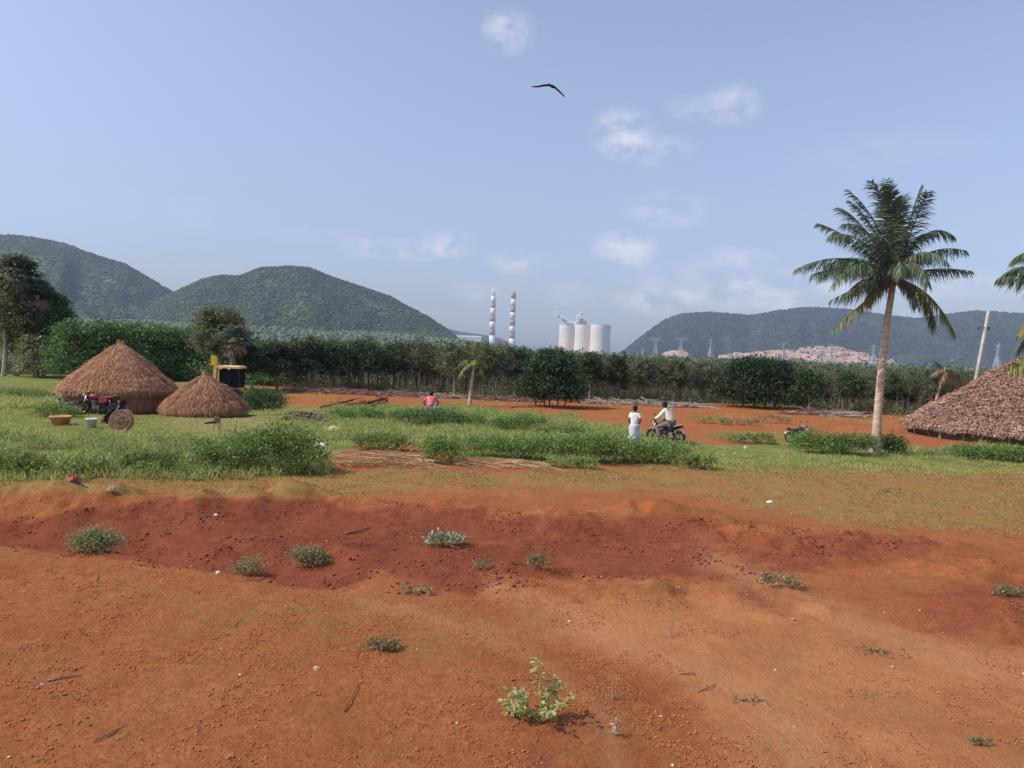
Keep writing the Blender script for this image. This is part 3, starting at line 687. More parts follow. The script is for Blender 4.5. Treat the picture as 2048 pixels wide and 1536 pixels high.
for row, (st, back) in enumerate([(21, 0.4), (22, 2.6), (24, 5.0), (26, 8.0), (30, 11.5)]):
    px = 560+row*7
    while px < 2120:
        put_tree(px+random.uniform(-6, 6), back+random.uniform(-.7, .7), random.choice(['single', 'single', 'pair', 'twiggy']), 1 if row < 3 else 1.0)
        px += st*random.uniform(.75, 1.25)
for v_ in protos.values():
    for r in v_:
        if r['label'] == 'x':
            for ch in list(r.children): bpy.data.objects.remove(ch)
            bpy.data.objects.remove(r)
# undergrowth between and behind the stems
u = rng.uniform(540, 2140, 900); bk = rng.uniform(6, 34, 900); ax = []; ay = []
for a_, b_ in zip(u, bk):
    g = G(a_, float(np.interp(a_, ex, [e[1] for e in EDGE]))-3); d = Vector((g.x, g.y, 0)).normalized(); p = g+d*b_; ax.append(p.x); ay.append(p.y)
ax = np.array(ax); ay = np.array(ay)
cards('undergrowth', ax, ay, rng.uniform(1.2, 2.7, 900), 80, rng.uniform(.8, 1.6, 900), .2, MT['leaf_brown'], 'dark brown undergrowth among the plantation stems', 0)
# fine bare stems that fill the plantation
n = 1500; u = rng.uniform(600, 2140, n); ax = []; 
mb = MB()
for a_ in u:
    g = G(a_, float(np.interp(a_, ex, [e[1] for e in EDGE]))-2); d = Vector((g.x, g.y, 0)).normalized(); p = g+d*random.uniform(0, 9)
    hh = random.uniform(.7, 2.4); mb.tube([p, p+Vector((random.uniform(-.2, .2), 0, hh))], [.022, .008], 3, False)
o = mb.build('sapling_stems', MT['bark_thin']); tag(o, 'countless thin bare stems at the plantation edge', kind='stuff')

def big_tree(name, label, px, base, top, wpx, lm, n, size, bark='bark', lobes=None, trunk_h=.35, group=None, stems=1, tr=.12, clump=40, seed=None):
    g = gp(px, base); D = g.y; k = D/FPX; h = W(px, top, D).z-g.z; hw = wpx*k/2
    root = thing(name, label, 'tree', g, random.uniform(-.3, .3), group)
    if lobes is None:
        lobes = [(0, 0, .62, .75, .75, .34), (-.45, .1, .5, .5, .5, .28), (.45, -.1, .52, .5, .5, .27), (.1, -.3, .42, .6, .5, .25), (-.15, 0, .8, .4, .4, .18), (.3, .1, .76, .35, .35, .17)]
    lb = [(a*hw, b*hw, c*h, d*hw, e*hw, f*h) for a, b, c, d, e, f in lobes]
    for s in range(stems):
        mb = MB(); bx = (s-(stems-1)/2)*hw*.22+random.uniform(-.1, .1)
        branchy(mb, (bx, random.uniform(-.2, .2), -.05), (bx*1.6, 0, h*.62), tr*(1 if stems == 1 else .6), 8, lb, hw*.5)
        mb.build('trunk', MT[bark], root)
    crown('crown', n, lb, size, MT[lm], root, clump, hw*.13, .5)
    return root
# bushy mango trees in the red field
LOW = [(0, 0, .58, .74, .72, .40), (-.55, .1, .29, .47, .5, .27), (.55, -.1, .29, .47, .5, .27), (.1, -.35, .25, .80, .5, .24), (-.15, 0, .84, .38, .4, .16), (.3, .1, .74, .4, .4, .2), (-.35, .2, .66, .4, .4, .24)]
big_tree('mango_tree', 'round dark green tree standing on the red field in mid picture', 1101, 814, 704, 130, 'leaf_mango', 19000, .17, lobes=LOW, stems=5, tr=.10)
big_tree('mango_tree', 'wide spreading dark green tree to the left of the coconut palm', 1519, 816, 720, 178, 'leaf_mango', 24000, .19, lobes=LOW, stems=4, tr=.13)
# hedge-like trees behind the huts
HL = ['bright bushy tree nearest the tall left trees', 'bushy green tree behind the left slope of the big thatched hut', 'bushy green tree directly behind the big hut peak', 'bushy tree behind the right slope of the big hut', 'bushy green tree between the two thatched huts', 'bushy tree left of the yellow digger', 'low dark tree filling the gap behind the small hut']
for (x, tp, wd), lb_ in zip([(150,646,100),(205,640,95),(262,646,100),(315,652,90),(352,660,80),(395,655,80),(330,690,100)], HL):
    big_tree('broadleaf_tree', lb_, x, 760, tp, wd*1.25, 'leaf_hedge', 7000, .23, lobes=LOW, group='bushy trees behind the huts')
u = rng.uniform(-300, 600, 260); ax = []; ay = []
for a_ in u:
    g = G(a_, float(np.interp(a_, [-300, 130, 560], [742, 750, 774]))-rng.uniform(0, 5)); ax.append(g.x); ay.append(g.y)
cards('undergrowth', np.array(ax), np.array(ay), rng.uniform(.9, 2.2, 260), 130, rng.uniform(.8, 1.5, 260), .24, MT['leaf_hedge'], 'bushy green growth at the foot of the trees behind the huts', 0)
DL = ['dark tree right behind the digger cab', 'dark leafy tree just right of the digger', 'dark leafy tree right of the digger, second in the dark row', 'dark leafy tree above the far left end of the red field', 'dark leafy tree where the plantation begins', 'dark leafy tree over the brushwood row', 'last of the dark leafy trees before the palm sapling']
for (x, tp, wd), lb_ in zip([(500,690,80),(555,684,80),(610,680,85),(665,683,80),(725,681,80),(790,686,80),(855,690,80)], DL):
    big_tree('broadleaf_tree', lb_, x, 781, tp, wd*1.25, 'leaf_dark', 5500, .2, group='dark trees left of the plantation', trunk_h=.3)
RL = ['dark tree top behind the bushy field tree, right side', 'dark conical tree top left of the coconut trunk', 'dark tree behind the coconut trunk', 'dark crown right of the coconut trunk', 'dark crown below the leaning pole']
for (x, tp, wd), lb_ in zip([(1620,742,60),(1700,741,55),(1775,746,60),(1835,741,60),(1910,745,70)], RL):
    big_tree('broadleaf_tree', lb_, x, 826, tp, wd*1.2, 'leaf_dark', 3000, .18, group='dark trees among the plantation')

ML = ['taller leafy tree in the plantation just left of the small palm', 'leafy tree rising behind the small palm', 'dark tree top between small palm and round tree', 'dark tree beyond the right flank of the round tree', 'leafy tree over the brown saplings below the cooling towers', 'dark crown in the belt above the standing person', 'leafy crown in the belt above the rider', 'dark crown left of the spreading tree']
for (x, tp, wd), lb_ in zip([(905,683,62),(965,690,50),(1030,693,60),(1178,702,52),(1228,710,46),(1285,713,50),(1345,716,48),(1405,722,52)], ML):
    big_tree('broadleaf_tree', lb_, x, 797 if x < 1100 else 803, tp, wd*1.3, 'leaf_plant' if x % 2 else 'leaf_dark', 3200, .18, group='dark trees among the plantation')
u = rng.uniform(560, 2100, 200); ax = []; ay = []
for a_ in u:
    g = G(a_, float(np.interp(a_, ex, [e[1] for e in EDGE]))-rng.uniform(-.5, 3)); ax.append(g.x); ay.append(g.y)
cards('undergrowth', np.array(ax), np.array(ay), rng.uniform(.3, .9, 200), 60, rng.uniform(.5, 1.1, 200), .13, MT['leaf_plant'], 'low bushy growth along the front of the plantation', 0)
# tall trees at the left edge
big_tree('broadleaf_tree', 'large dark spreading tree beside the palmyra palms at the left edge', 85, 752, 585, 118, 'leaf_hedge', 22000, .26, tr=.2, lobes=[(0, 0, .60, .8, .8, .36), (-.5, .1, .45, .5, .6, .35), (.5, -.1, .55, .5, .5, .25), (.1, -.3, .28, .8, .5, .25), (-.15, 0, .85, .4, .4, .14), (.25, .1, .8, .45, .4, .18)])
big_tree('broadleaf_tree', 'tall bushy tree at the extreme left with a bare pale trunk', 8, 752, 530, 110, 'leaf_grey', 17000, .26, 'bark_pale', tr=.22, lobes=[(0, 0, .72, .8, .8, .26), (-.5, .1, .6, .6, .6, .25), (.45, 0, .52, .6, .5, .25), (.7, .2, .32, .5, .4, .24), (.2, .6, .4, .7, .4, .3)])
big_tree('broadleaf_tree', 'low brownish tree under the left palmyra palms', 70, 755, 668, 90, 'leaf_grey', 5000, .2, lobes=LOW)
def palmyra(label, px, base, cy, rpx, nf=26, lm='frond', dead=True, tr=.2, bark='bark_pale'):
    g = gp(px, base); D = g.y; k = D/FPX; cz = W(px, cy, D).z-g.z; R_ = rpx*k
    root = thing('palmyra_palm', label, 'palm tree', g, random.uniform(0, 6))
    MB().tube([(0, 0, -.1), (.1, 0, cz*.3), (0, .1, cz*.7), (0, 0, cz)], [tr*1.3, tr, tr*.85, tr*.9], 9).build('trunk', MT[bark], root, True)
    def fan(nfan, e0, e1, m, nm):
        for i in range(nfan):
            a = random.uniform(0, 6.28); e = random.uniform(e0, e1); d = Vector((math.cos(a)*math.cos(e), math.sin(a)*math.cos(e), math.sin(e)))
            st = d*R_*.5; c = Vector((0, 0, cz))+st; s_ = d.cross(Vector((0, 0, 1))).normalized(); u_ = s_.cross(d); u_ = (u_+Vector((0, 0, .3*random.uniform(-1, 1)))).normalized()
            tilt = (u_*math.cos(random.uniform(-.6, .6))+s_*random.uniform(-.4, .4)).normalized()
            n_ = 22; ang = np.linspace(-2.2, 2.2, n_); sd_ = np.array(s_); dd = np.array(d)
            Dv = unit(np.outer(np.cos(ang), dd)+np.outer(np.sin(ang), sd_)+.1*rng.normal(size=(n_, 3))); P = np.tile(np.array(c), (n_, 1)); N_ = unit(np.cross(Dv, np.tile(np.array(tilt), (n_, 1))))
            V, f4, f3 = strips(P, Dv, N_, R_*.62*rng.uniform(.8, 1.1, n_), R_*.085, .35)
            me_ = npmesh('frond', V, f4, f3); link('frond', me_, m, root)
    fan(nf, -.35, 1.45, MT[lm], 'frond')
    if dead: fan(12, -1.3, -.5, MT['frond_dead'], 'frond')
    return root
palmyra('palmyra palm with a bushy crown at the upper left', 32, 752, 548, 52)
palmyra('palmyra palm leaning over the dark spreading tree', 72, 753, 590, 42)
big_tree('broadleaf_tree', 'taller greyish spreading tree rising behind the digger', 438, 778, 613, 118, 'leaf_plant', 11000, .22, tr=.16, lobes=[(0, 0, .66, .7, .7, .28), (-.5, .1, .55, .5, .5, .24), (.5, -.1, .60, .5, .5, .24), (.1, -.3, .45, .6, .5, .22), (-.25, 0, .85, .35, .4, .12), (.25, .1, .84, .4, .4, .13)])

palmyra('palmyra palm with dead brown leaves just above the digger roof', 466, 783, 676, 36, 18, bark='bark')
g = gp(38, 748)
mb = MB(); mb.tube([g+Vector((-.4, 0, 0)), g+Vector((.2, .1, .8)), g+Vector((.7, 0, 1.7))], [.35, .3, .12], 8); mb.tube([g+Vector((0, 0, .5)), g+Vector((.1, .2, 1.5))], [.2, .08], 6)
o = mb.build('tree_stump', MT['bark_pale'], None, True); tag(o, 'pale leaning dead stump below the left trees', 'stump')

# ------------------------------------------------------------------ coconut palms
def frond_mesh(p0, p1, p2, ll, m, root, nl=46, drop=.5, wl=.05, name='frond'):
    p0, p1, p2 = map(Vector, (p0, p1, p2)); bz = lambda t: p0*(1-t)**2+p1*2*t*(1-t)+p2*t*t
    pts = [bz(i/10) for i in range(11)]; mb = MB(); mb.tube(pts, [.035*(1-.85*i/10) for i in range(11)], 5); 
    P = []; Dv = []; N = []; L = []; dr = []
    for i in range(nl):
        t = .1+.9*i/(nl-1); p = bz(t); T = (bz(min(t+.02, 1))-bz(t-.02)).normalized()
        s = T.cross(Vector((0, 0, 1))); s = s.normalized() if s.length > .15 else T.cross(Vector((.3, 1, 0))).normalized()
        l = ll*(math.sin(math.pi*(.12+.80*t))**.6)*random.uniform(.8, 1.12)
        if random.random() < .07: continue
        for sg in (-1, 1):
            for q in range(2):
                f = .55+.5*t+random.uniform(-.12, .12); d = (s*sg*random.uniform(.75, 1.05)+T*f+Vector((0, 0, random.uniform(-.55, .25)-drop*.5))).normalized()
                P.append(p+T*random.uniform(-.03, .03)); Dv.append(d); n_ = d.cross(T).cross(d); n_ = n_.normalized() if n_.length > .01 else s; N.append((n_+Vector(rng.normal(size=3)*.35)).normalized()); L.append(l*random.uniform(.8, 1.1)); dr.append(drop*random.uniform(.6, 1.3))
    V, f4, f3 = strips(np.array(P), np.array(Dv), np.array(N), np.array(L), wl, np.array(dr))
    o = link(name, npmesh(name, V, f4, f3), m, root); mb.build('midrib', m, o, True); return o
def coco(label, base, tx, fronds, D=None, rb=.17, rt=.115, ll=.75, wl=.055, ground_pt=None, nuts=True, nl=46):
    g = ground_pt or gp(*base); D = D or g.y; ptw = [W(x, y, D) for x, y in tx]; ptw[0] = g-Vector((0, 0, .15))
    root = thing('coconut_palm', label, 'palm tree', g); pts = []
    n = 26; seg = len(ptw)-1
    for i in range(n+1):
        u = i/n*seg; k = min(int(u), seg-1); f = u-k; a, b = ptw[k], ptw[k+1]; pts.append(a.lerp(b, f)-g)
    # smooth
    for _ in range(3): pts = [pts[0]]+[(pts[i-1]+pts[i]*2+pts[i+1])/4 for i in range(1, n)]+[pts[-1]]
    rp = []; pp = []
    for i in range(n*2+1):
        u = i/2; k = min(int(u), n-1); pp.append(pts[k].lerp(pts[k+1], u-k)); t = i/(2*n)
        rp.append((rb*(1+.55*math.exp(-t*16))*(1-t)+rt*t)*(1.045 if i % 2 else .97)+random.uniform(-.003, .003))
    MB().tube(pp, rp, 12).build('trunk', MT['palm_bark'], root, True)
    top = pts[-1]; mb = MB(); mb.ell(top+Vector((0, 0, .05)), (rt*1.7, rt*1.7, rt*2.6), 10, 8, jit=.08); mb.build('crownshaft', MT['frond_dead'], root, True)
    if nuts:
        for i in range(9):
            a = random.uniform(0, 6.28); MB().ell(top+Vector((math.cos(a)*.28, math.sin(a)*.28, -.12+random.uniform(-.12, .12))), (.10, .10, .13), 8, 6).build('coconut', MT['bark'], root, True)
    k = D/FPX
    for (mx, my, mdy, ex_, ey, edy, mk, dr) in fronds:
        p1 = W(mx, my, D)-g+Vector((0, mdy, 0)); p2 = W(ex_, ey, D)-g+Vector((0, edy, 0))
        frond_mesh(top+Vector((0, 0, .1)), p1, p2, ll*(1.3 if dr < .45 else 1), MT[mk], root, nl, dr, wl)
    return root
FR = [ # mid x,y,dy, end x,y,dy, material, droop
 (1700,485,.3,1603,535,.5,'frond',.9),(1690,500,-.8,1640,575,-1.2,'frond',.9),(1710,460,.5,1652,440,.8,'frond',.6),(1735,440,-.4,1668,455,-.8,'frond',.7),
 (1768,430,.2,1708,376,.5,'frond',.35),(1775,420,-.3,1730,370,-.6,'frond',.3),(1782,410,.2,1762,368,.4,'frond',.3),(1795,440,.5,1795,385,.9,'frond',.3),
 (1815,430,-.2,1832,378,-.4,'frond',.35),(1808,450,-.8,1815,400,-1.4,'frond',.4),(1840,450,.4,1885,462,.9,'frond',.7),(1835,430,-.5,1878,480,-1.0,'frond',.7),
 (1860,480,.1,1938,500,.2,'frond',.8),(1850,530,-.3,1928,545,-.5,'frond',.6),(1860,570,-.2,1898,668,-.4,'frond_yellow',.9),(1865,560,.4,1885,655,.6,'frond',.9),
 (1735,590,-.3,1650,662,-.7,'frond_yellow',.7),(1740,560,.2,1668,600,.3,'frond',.9),(1810,560,-.5,1812,612,-.8,'frond',.8),(1780,470,1.4,1760,430,2.6,'frond',.5),
 (1740,480,1.2,1700,520,2.4,'frond',.8),(1820,490,1.2,1850,520,2.4,'frond',.8),(1765,500,-1.4,1745,560,-2.2,'frond',.8),(1800,480,-1.3,1830,540,-2.3,'frond',.8),(1745,420,.9,1712,400,1.6,'frond',.4),(1790,400,-.7,1745,385,-1.2,'frond',.35),
 (1720,500,.8,1672,545,1.5,'frond',.9),(1758,560,.5,1752,600,.9,'frond_dead',.9)]
FR += [(1770,440,.6,1722,392,1.0,'frond',.35),(1780,430,-.5,1752,372,-.9,'frond',.3),(1790,425,.3,1778,372,.2,'frond',.3),(1800,450,.1,1812,392,.2,'frond',.35),(1725,450,0,1662,470,.2,'frond',.8),(1705,520,.2,1628,548,.3,'frond',.9),(1715,545,-.4,1680,590,-.6,'frond',.9),(1830,500,.3,1880,510,.5,'frond',.8),(1790,500,-1.6,1790,580,-2.4,'frond',.9),(1750,470,-.9,1700,480,-1.8,'frond',.7)]
coco('tall slender coconut palm standing beside the right thatched hut', (1750, 908), [(1750, 905), (1757, 810), (1765, 720), (1773, 650), (1787, 562)], FR, ll=.62, wl=.038)
FR2 = [(2080,470,0,2030,520,.2,'frond',.8),(2060,540,.2,2008,555,.3,'frond',.9),(2120,440,.3,2100,380,.4,'frond',.4),(2150,450,0,2200,400,.3,'frond',.4),(2180,500,.2,2260,540,.4,'frond',.8),(2180,560,-.3,2240,640,-.6,'frond',.8),
 (2070,600,-.2,2026,668,-.4,'frond_yellow',.9),(2090,620,.3,2052,700,.5,'frond',.9),(2130,470,-1.,2120,520,-2,'frond',.8),(2090,500,1.,2070,540,2,'frond',.8),(2150,500,1.,2170,520,2.2,'frond',.8)]
coco('coconut palm mostly beyond the right edge with fronds reaching into view', None, [(2190, 915), (2180, 800), (2160, 700), (2135, 580)], FR2, ll=.66, wl=.06, ground_pt=gp(2190, 922))
FR3 = [(2080,690,0,2022,730,0,'frond_yellow',.9),(2075,710,-.3,2000,742,-.5,'frond_yellow',.9),(2110,680,.3,2090,650,.3,'frond',.4),(2130,690,0,2180,690,0,'frond',.7),(2100,720,-.5,2060,770,-.8,'frond_yellow',.8),(2120,720,.4,2160,760,.6,'frond',.8)]
coco('low young coconut palm beyond the right edge, yellowing fronds over the thatch', None, [(2120, 925), (2118, 850), (2115, 735)], FR3, ll=.6, wl=.05, ground_pt=gp(2120, 930), nuts=False)
FR4 = [(938,702,.1,936,684,.2,'frond_yellow',.2),(950,700,-.1,958,686,-.2,'frond_yellow',.2),(930,715,.2,918,728,.3,'frond_yellow',.8),(928,728,-.2,918,752,-.3,'frond_yellow',.8),(960,715,.2,975,728,.3,'frond_yellow',.8),(962,730,-.1,970,752,-.2,'frond_yellow',.8),
 (945,705,.5,942,700,.9,'frond',.5),(950,715,-.5,952,725,-.9,'frond_yellow',.6),(934,708,-.3,926,700,-.4,'frond',.5),(958,708,.3,966,702,.5,'frond',.5)]
coco('small thin coconut palm alone at the edge of the red field', (939, 812), [(939, 809), (942, 775), (949, 727)], FR4, rb=.13, rt=.08, ll=.42, wl=.05, nuts=False, nl=26)
FR5 = [(1880,735,0,1862,750,0,'frond_dead',.8),(1885,730,.2,1875,722,.3,'frond',.5),(1895,728,0,1905,724,.1,'frond',.5),(1905,740,0,1915,756,0,'frond_dead',.8),(1890,735,.4,1888,728,.8,'frond',.6),(1885,745,-.2,1876,765,-.3,'frond_dead',.8),(1902,745,-.1,1908,764,-.2,'frond_dead',.8)]
coco('small scruffy palm with dead hanging leaves behind the right hut roof', (1884, 836), [(1884, 834), (1872, 800), (1890, 742)], FR5, rb=.11, rt=.07, ll=.45, wl=.05, nuts=False, nl=24)

# ------------------------------------------------------------------ grasses (stuff)
def scatter(poly, n, zfun=None):
    xs = [p[0] for p in poly]; ys = [p[1] for p in poly]; out = []
    c = [G(a, b) for a, b in poly if b > 760]; x0, x1 = min(p.x for p in c), max(p.x for p in c); y0, y1 = min(p.y for p in c), max(p.y for p in c)
    P = np.zeros((0, 2))
    while len(P) < n:
        a = rng.uniform(x0, x1, n*3); b = rng.uniform(y0, y1, n*3); px, py = proj(a, b, H(a, b)); k = inpoly(px+34*fbm(a*.9, b*.5, 4, 201), py+13*fbm(a*.8+9, b*.5, 4, 203), poly)
        P = np.vstack([P, np.stack([a[k], b[k]], 1)])
    return P[:n]
def blades(name, P, h, wdt, m, label, lean=.45, droop=.5, hm=None):
    n = len(P); z = H(P[:, 0], P[:, 1]); B = np.stack([P[:, 0], P[:, 1], z-.01], 1)
    D = unit(np.stack([rng.normal(size=n)*lean, rng.normal(size=n)*lean, np.ones(n)], 1)); N = unit(np.cross(D, rdir(n)))
    L = h*rng.uniform(.45, 1.25, n)
    if hm is not None: L = L*hm
    V, f4, f3 = strips(B, D, N, L, wdt*rng.uniform(.6, 1.4, n), droop*rng.uniform(0, 1, n))
    return tag(link(name, npmesh(name, V, f4, f3), m), label, kind='stuff')
def clumped(P, sc, thr, seed): 
    k = fbm(P[:, 0]*sc, P[:, 1]*sc, 3, seed) > thr; return P[k]
A_ = [(-600,880),(0,862),(120,872),(330,876),(460,888),(560,900),(660,905),(655,950),(420,962),(-600,968)]
P = clumped(scatter(A_, 42000), .9, -.25, 5); blades('tall_grass', P, .36*(1+.0*P[:, 0]), .022, MT['grass'], 'tall green grass in front of the left huts', .3, .7, 1+.6*fbm(P[:, 0]*.7, P[:, 1]*.7, 3, 8))
B_ = [(-900,752),(130,766),(130,826),(330,832),(520,842),(700,848),(850,850),(850,895),(460,885),(-600,870)]
P = scatter(B_, 60000); blades('lawn_grass', P, .11, .022, MT['grass_short'], 'short bright grass around the huts')
B2 = [(-900,748),(130,758),(140,800),(90,815),(0,820),(-900,830)]
P = scatter(B2, 30000); blades('bank_grass', P, .5, .035, MT['grass'], 'rough grass below the trees at the left edge', .3, .6, 1+.7*fbm(P[:, 0]*.4, P[:, 1]*.4, 3, 18))
C_ = [(560,836),(720,815),(960,815),(1100,830),(1250,852),(1400,895),(1390,925),(1150,905),(1000,900),(850,878),(660,882),(560,850)]
P = clumped(scatter(C_, 70000), .5, -.4, 7); blades('meadow_grass', P, .26, .026, MT['grass'], 'rough green grass across the middle strip', .35, .6, 1+.8*fbm(P[:, 0]*.5, P[:, 1]*.5, 3, 28))
D_ = [(1375,905),(1560,900),(1760,905),(2400,900),(2400,945),(1900,950),(1600,950),(1380,940)]
P = clumped(scatter(D_, 75000), .8, -.12, 33); blades('verge_grass', P, .12, .02, MT['grass_short'], 'short green verge in front of the palm and hut')
D2 = [(1780,895),(2400,880),(2400,915),(1780,915)]
P = scatter(D2, 16000); blades('weed_grass', P, .30, .024, MT['grass'], 'taller weeds along the right hut wall', .3, .6, 1+.8*fbm(P[:, 0]*.8, P[:, 1]*.8, 3, 48))
E_ = [(-900,945),(700,935),(1400,925),(2400,925),(2400,1090),(1950,1062),(1700,1052),(1500,1020),(1400,985),(900,975),(700,992),(420,990),(-900,990)]
P = clumped(scatter(E_, 95000), .9, -.08, 9); blades('fringe_grass', P, .085, .016, MT['grass_dry'], 'thin olive grass fringe between soil and green', .9, .9)
I_ = [(-900,1100),(0,1100),(600,1180),(900,1200),(1400,1170),(1800,1200),(2400,1200),(2400,1600),(-900,1600)]
P = clumped(scatter(I_, 90000), 1.0, .08, 19); P = clumped(P, 4.5, -.05, 29); blades('sparse_grass', P, .04, .0055, MT['grass_dry'], 'sparse dry grass bits on the red soil', 1.6, .9)
J_ = [(560,780),(900,790),(1400,812),(1800,832),(2400,850),(2400,880),(1500,870),(900,815),(560,800)]
P = clumped(scatter(J_, 30000), .35, .12, 39); blades('field_grass', P, .10, .03, MT['grass_short'], 'thin tufts of grass on the far red field', .6, .6)
def weeds(name, P, h, size, m, label):
    n = len(P); z = H(P[:, 0], P[:, 1]); hh = h*np.clip(.5+1.2*fbm(P[:, 0]*1.1, P[:, 1]*1.1, 3, 77), .05, 1.2)*rng.random(n)**.6
    V, F_ = leaves(np.stack([P[:, 0], P[:, 1], z+hh], 1), size, .4); return tag(link(name, npmesh(name, V, F_), m), label, kind='stuff')
P = clumped(clumped(scatter([(-600,885),(0,875),(330,890),(560,905),(665,915),(655,952),(420,965),(-600,970)], 110000), 1.0, -.2, 15), 3, -.2, 16); weeds('leafy_weeds', P, .60, .06, MT['leaf_weed'], 'leafy weeds mixed in the tall grass at the left')
P = clumped(clumped(scatter(C_, 70000), .8, -.05, 17), 2.6, -.2, 18); weeds('leafy_weeds', P, .34, .07, MT['leaf_weed'], 'leafy weeds across the middle grass strip')
P = clumped(clumped(scatter([(-900,948),(700,938),(1400,930),(1400,945),(660,965),(-900,985)], 12000), 1.3, .05, 25), 4, 0, 26); weeds('leafy_weeds', P, .08, .05, MT['leaf_weed'], 'creeping weeds at the edge of the soil')
P = clumped(clumped(scatter(D_, 26000), .9, .1, 27), 3, -.1, 28); weeds('leafy_weeds', P, .10, .05, MT['leaf_weed'], 'low leafy weeds in the right verge')
for K_, (pl, n_, sd) in enumerate([([(150,1190),(700,1195),(1100,1230),(1080,1340),(700,1320),(300,1270)], 26000, 301), ([(1150,1250),(2200,1300),(2200,1600),(1200,1600)], 22000, 305), ([(-400,1230),(500,1300),(900,1400),(900,1600),(-600,1600)], 22000, 309)]):
    P = clumped(clumped(scatter(pl, n_), 1.1, .02, sd), 5, .02, sd+1); blades('stubble_grass', P, .045, .007, MT['grass_dry'], ['patchy olive stubble below the dug soil', 'patchy dry stubble on the tan soil at the right', 'thin dry stubble on the near soil at the left'][K_], 1.3, .9)
# litter and clods on the near soil
def clods(name, P, s, m, label):
    n = len(P); z = H(P[:, 0], P[:, 1]); sz = s*rng.uniform(.3, 1, n)**2.0+s*.12
    V = OCT[None]*sz[:, None, None]*(1+.35*rng.normal(size=(n, 6, 3)).clip(-1, 1)); V[..., 2] *= .7
    th = rng.uniform(0, 6.28, n); cs, sn = np.cos(th)[:, None], np.sin(th)[:, None]
    Q = np.stack([V[..., 0]*cs-V[..., 1]*sn+P[:, :1], V[..., 0]*sn+V[..., 1]*cs+P[:, 1:], V[..., 2]+(z+sz*.25)[:, None]], -1)
    o = link(name, npmesh(name, Q, None, (np.arange(n)[:, None, None]*6+OF[None]).reshape(-1, 3)), m); return tag(o, label, kind='stuff')
CL1 = mat('clod_dry', (.36, .125, .055), .95, (.42, .17, .075), 9, island=.25); CL2 = mat('clod_dug', (.22, .06, .035), .95, (.29, .09, .045), 9, island=.3); CL3 = mat('pebble', (.60, .42, .30), .9, island=.3)
P = clumped(clumped(scatter(I_, 90000), 1.2, .0, 49), 5, .02, 50); clods('soil_crumbs', P, .015, CL1, 'loose crumbs of dry red soil')
DUGB = [(0,1040),(330,1000),(650,1000),(800,1010),(1200,1042),(1400,1035),(1900,1090),(1840,1120),(1400,1165),(1250,1150),(930,1195),(640,1178),(0,1096)]
P = clumped(clumped(scatter(DUGB, 60000), 1.1, -.02, 59), 5, -.05, 60); clods('dug_crumbs', P, .015, CL2, 'fine crumbs of freshly dug dark red soil')
P = clumped(scatter(DUGB, 4200), 1.4,   .2, 69); clods('dug_clods', P, .036, CL2, 'crumbly clods of freshly dug dark red soil')
P = scatter([(-900,1000),(2400,1000),(2400,1600),(-900,1600)], 240); clods('pebbles', P, .022, CL3, 'small pale pebbles strewn on the soil')
P = clumped(clumped(scatter(I_, 16000), 1.5, .05, 90), 7, 0, 91); n = len(P); z = H(P[:, 0], P[:, 1]); D = unit(np.stack([rng.normal(size=n), rng.normal(size=n), .18*np.abs(rng.normal(size=n))], 1)); N = unit(np.cross(D, rdir(n)))
V, f4, f3 = strips(np.stack([P[:, 0], P[:, 1], z+.004], 1), D, N, rng.uniform(.02, .07, n), .003, .12)
tag(link('straw_litter', npmesh('straw_litter', V, f4, f3), MT['straw']), 'scattered bits of straw on the red soil', kind='stuff')

# ------------------------------------------------------------------ shrubs
def shrub(label, px, py, wpx, hpx, m='leaf_shrub', n=None, size=None, group=None, name='shrub', up=.5, depth=.8, stems=True, cat='shrub'):
    g = gp(px, py); k = g.y/FPX; hw = wpx*k/2; h = hpx*k; root = thing(name, label, cat, g, 0, group)
    sz = size or .075; n = n or int(min(16000, 60*hw*h*4/(sz*sz)*.11)+300)
    nl = max(3, int(wpx/28)); lb = []
    for i in range(nl):
        t = (i+.5)/nl*2-1; e = math.sqrt(max(0, 1-t*t)); lb.append((t*hw*.85, random.uniform(-.3, .3)*hw*depth*.5, h*.36*(.7+.3*e), hw*max(.32, 1.25/nl), max(.25*hw, min(hw*depth*.6, .9)), h*random.uniform(.42, .62)*(.55+.45*e)))
    crown('foliage', n, lb, sz, MT[m], root, 22, min(.16, h*.2), .45, up)
    if stems:
        mb = MB()
        for i in range(max(3, nl)):
            l = random.choice(lb); mb.tube([(0, 0, -.03), (l[0]*.3, l[1]*.3, .03), (l[0]*.8, l[1]*.8, l[2]*.7), (l[0]+random.uniform(-.1, .1), l[1], l[2]+l[5]*.6)], [.014, .012, .009, .004], 4, False)
        mb.build('stem', MT['bark_thin'], root)
    return root
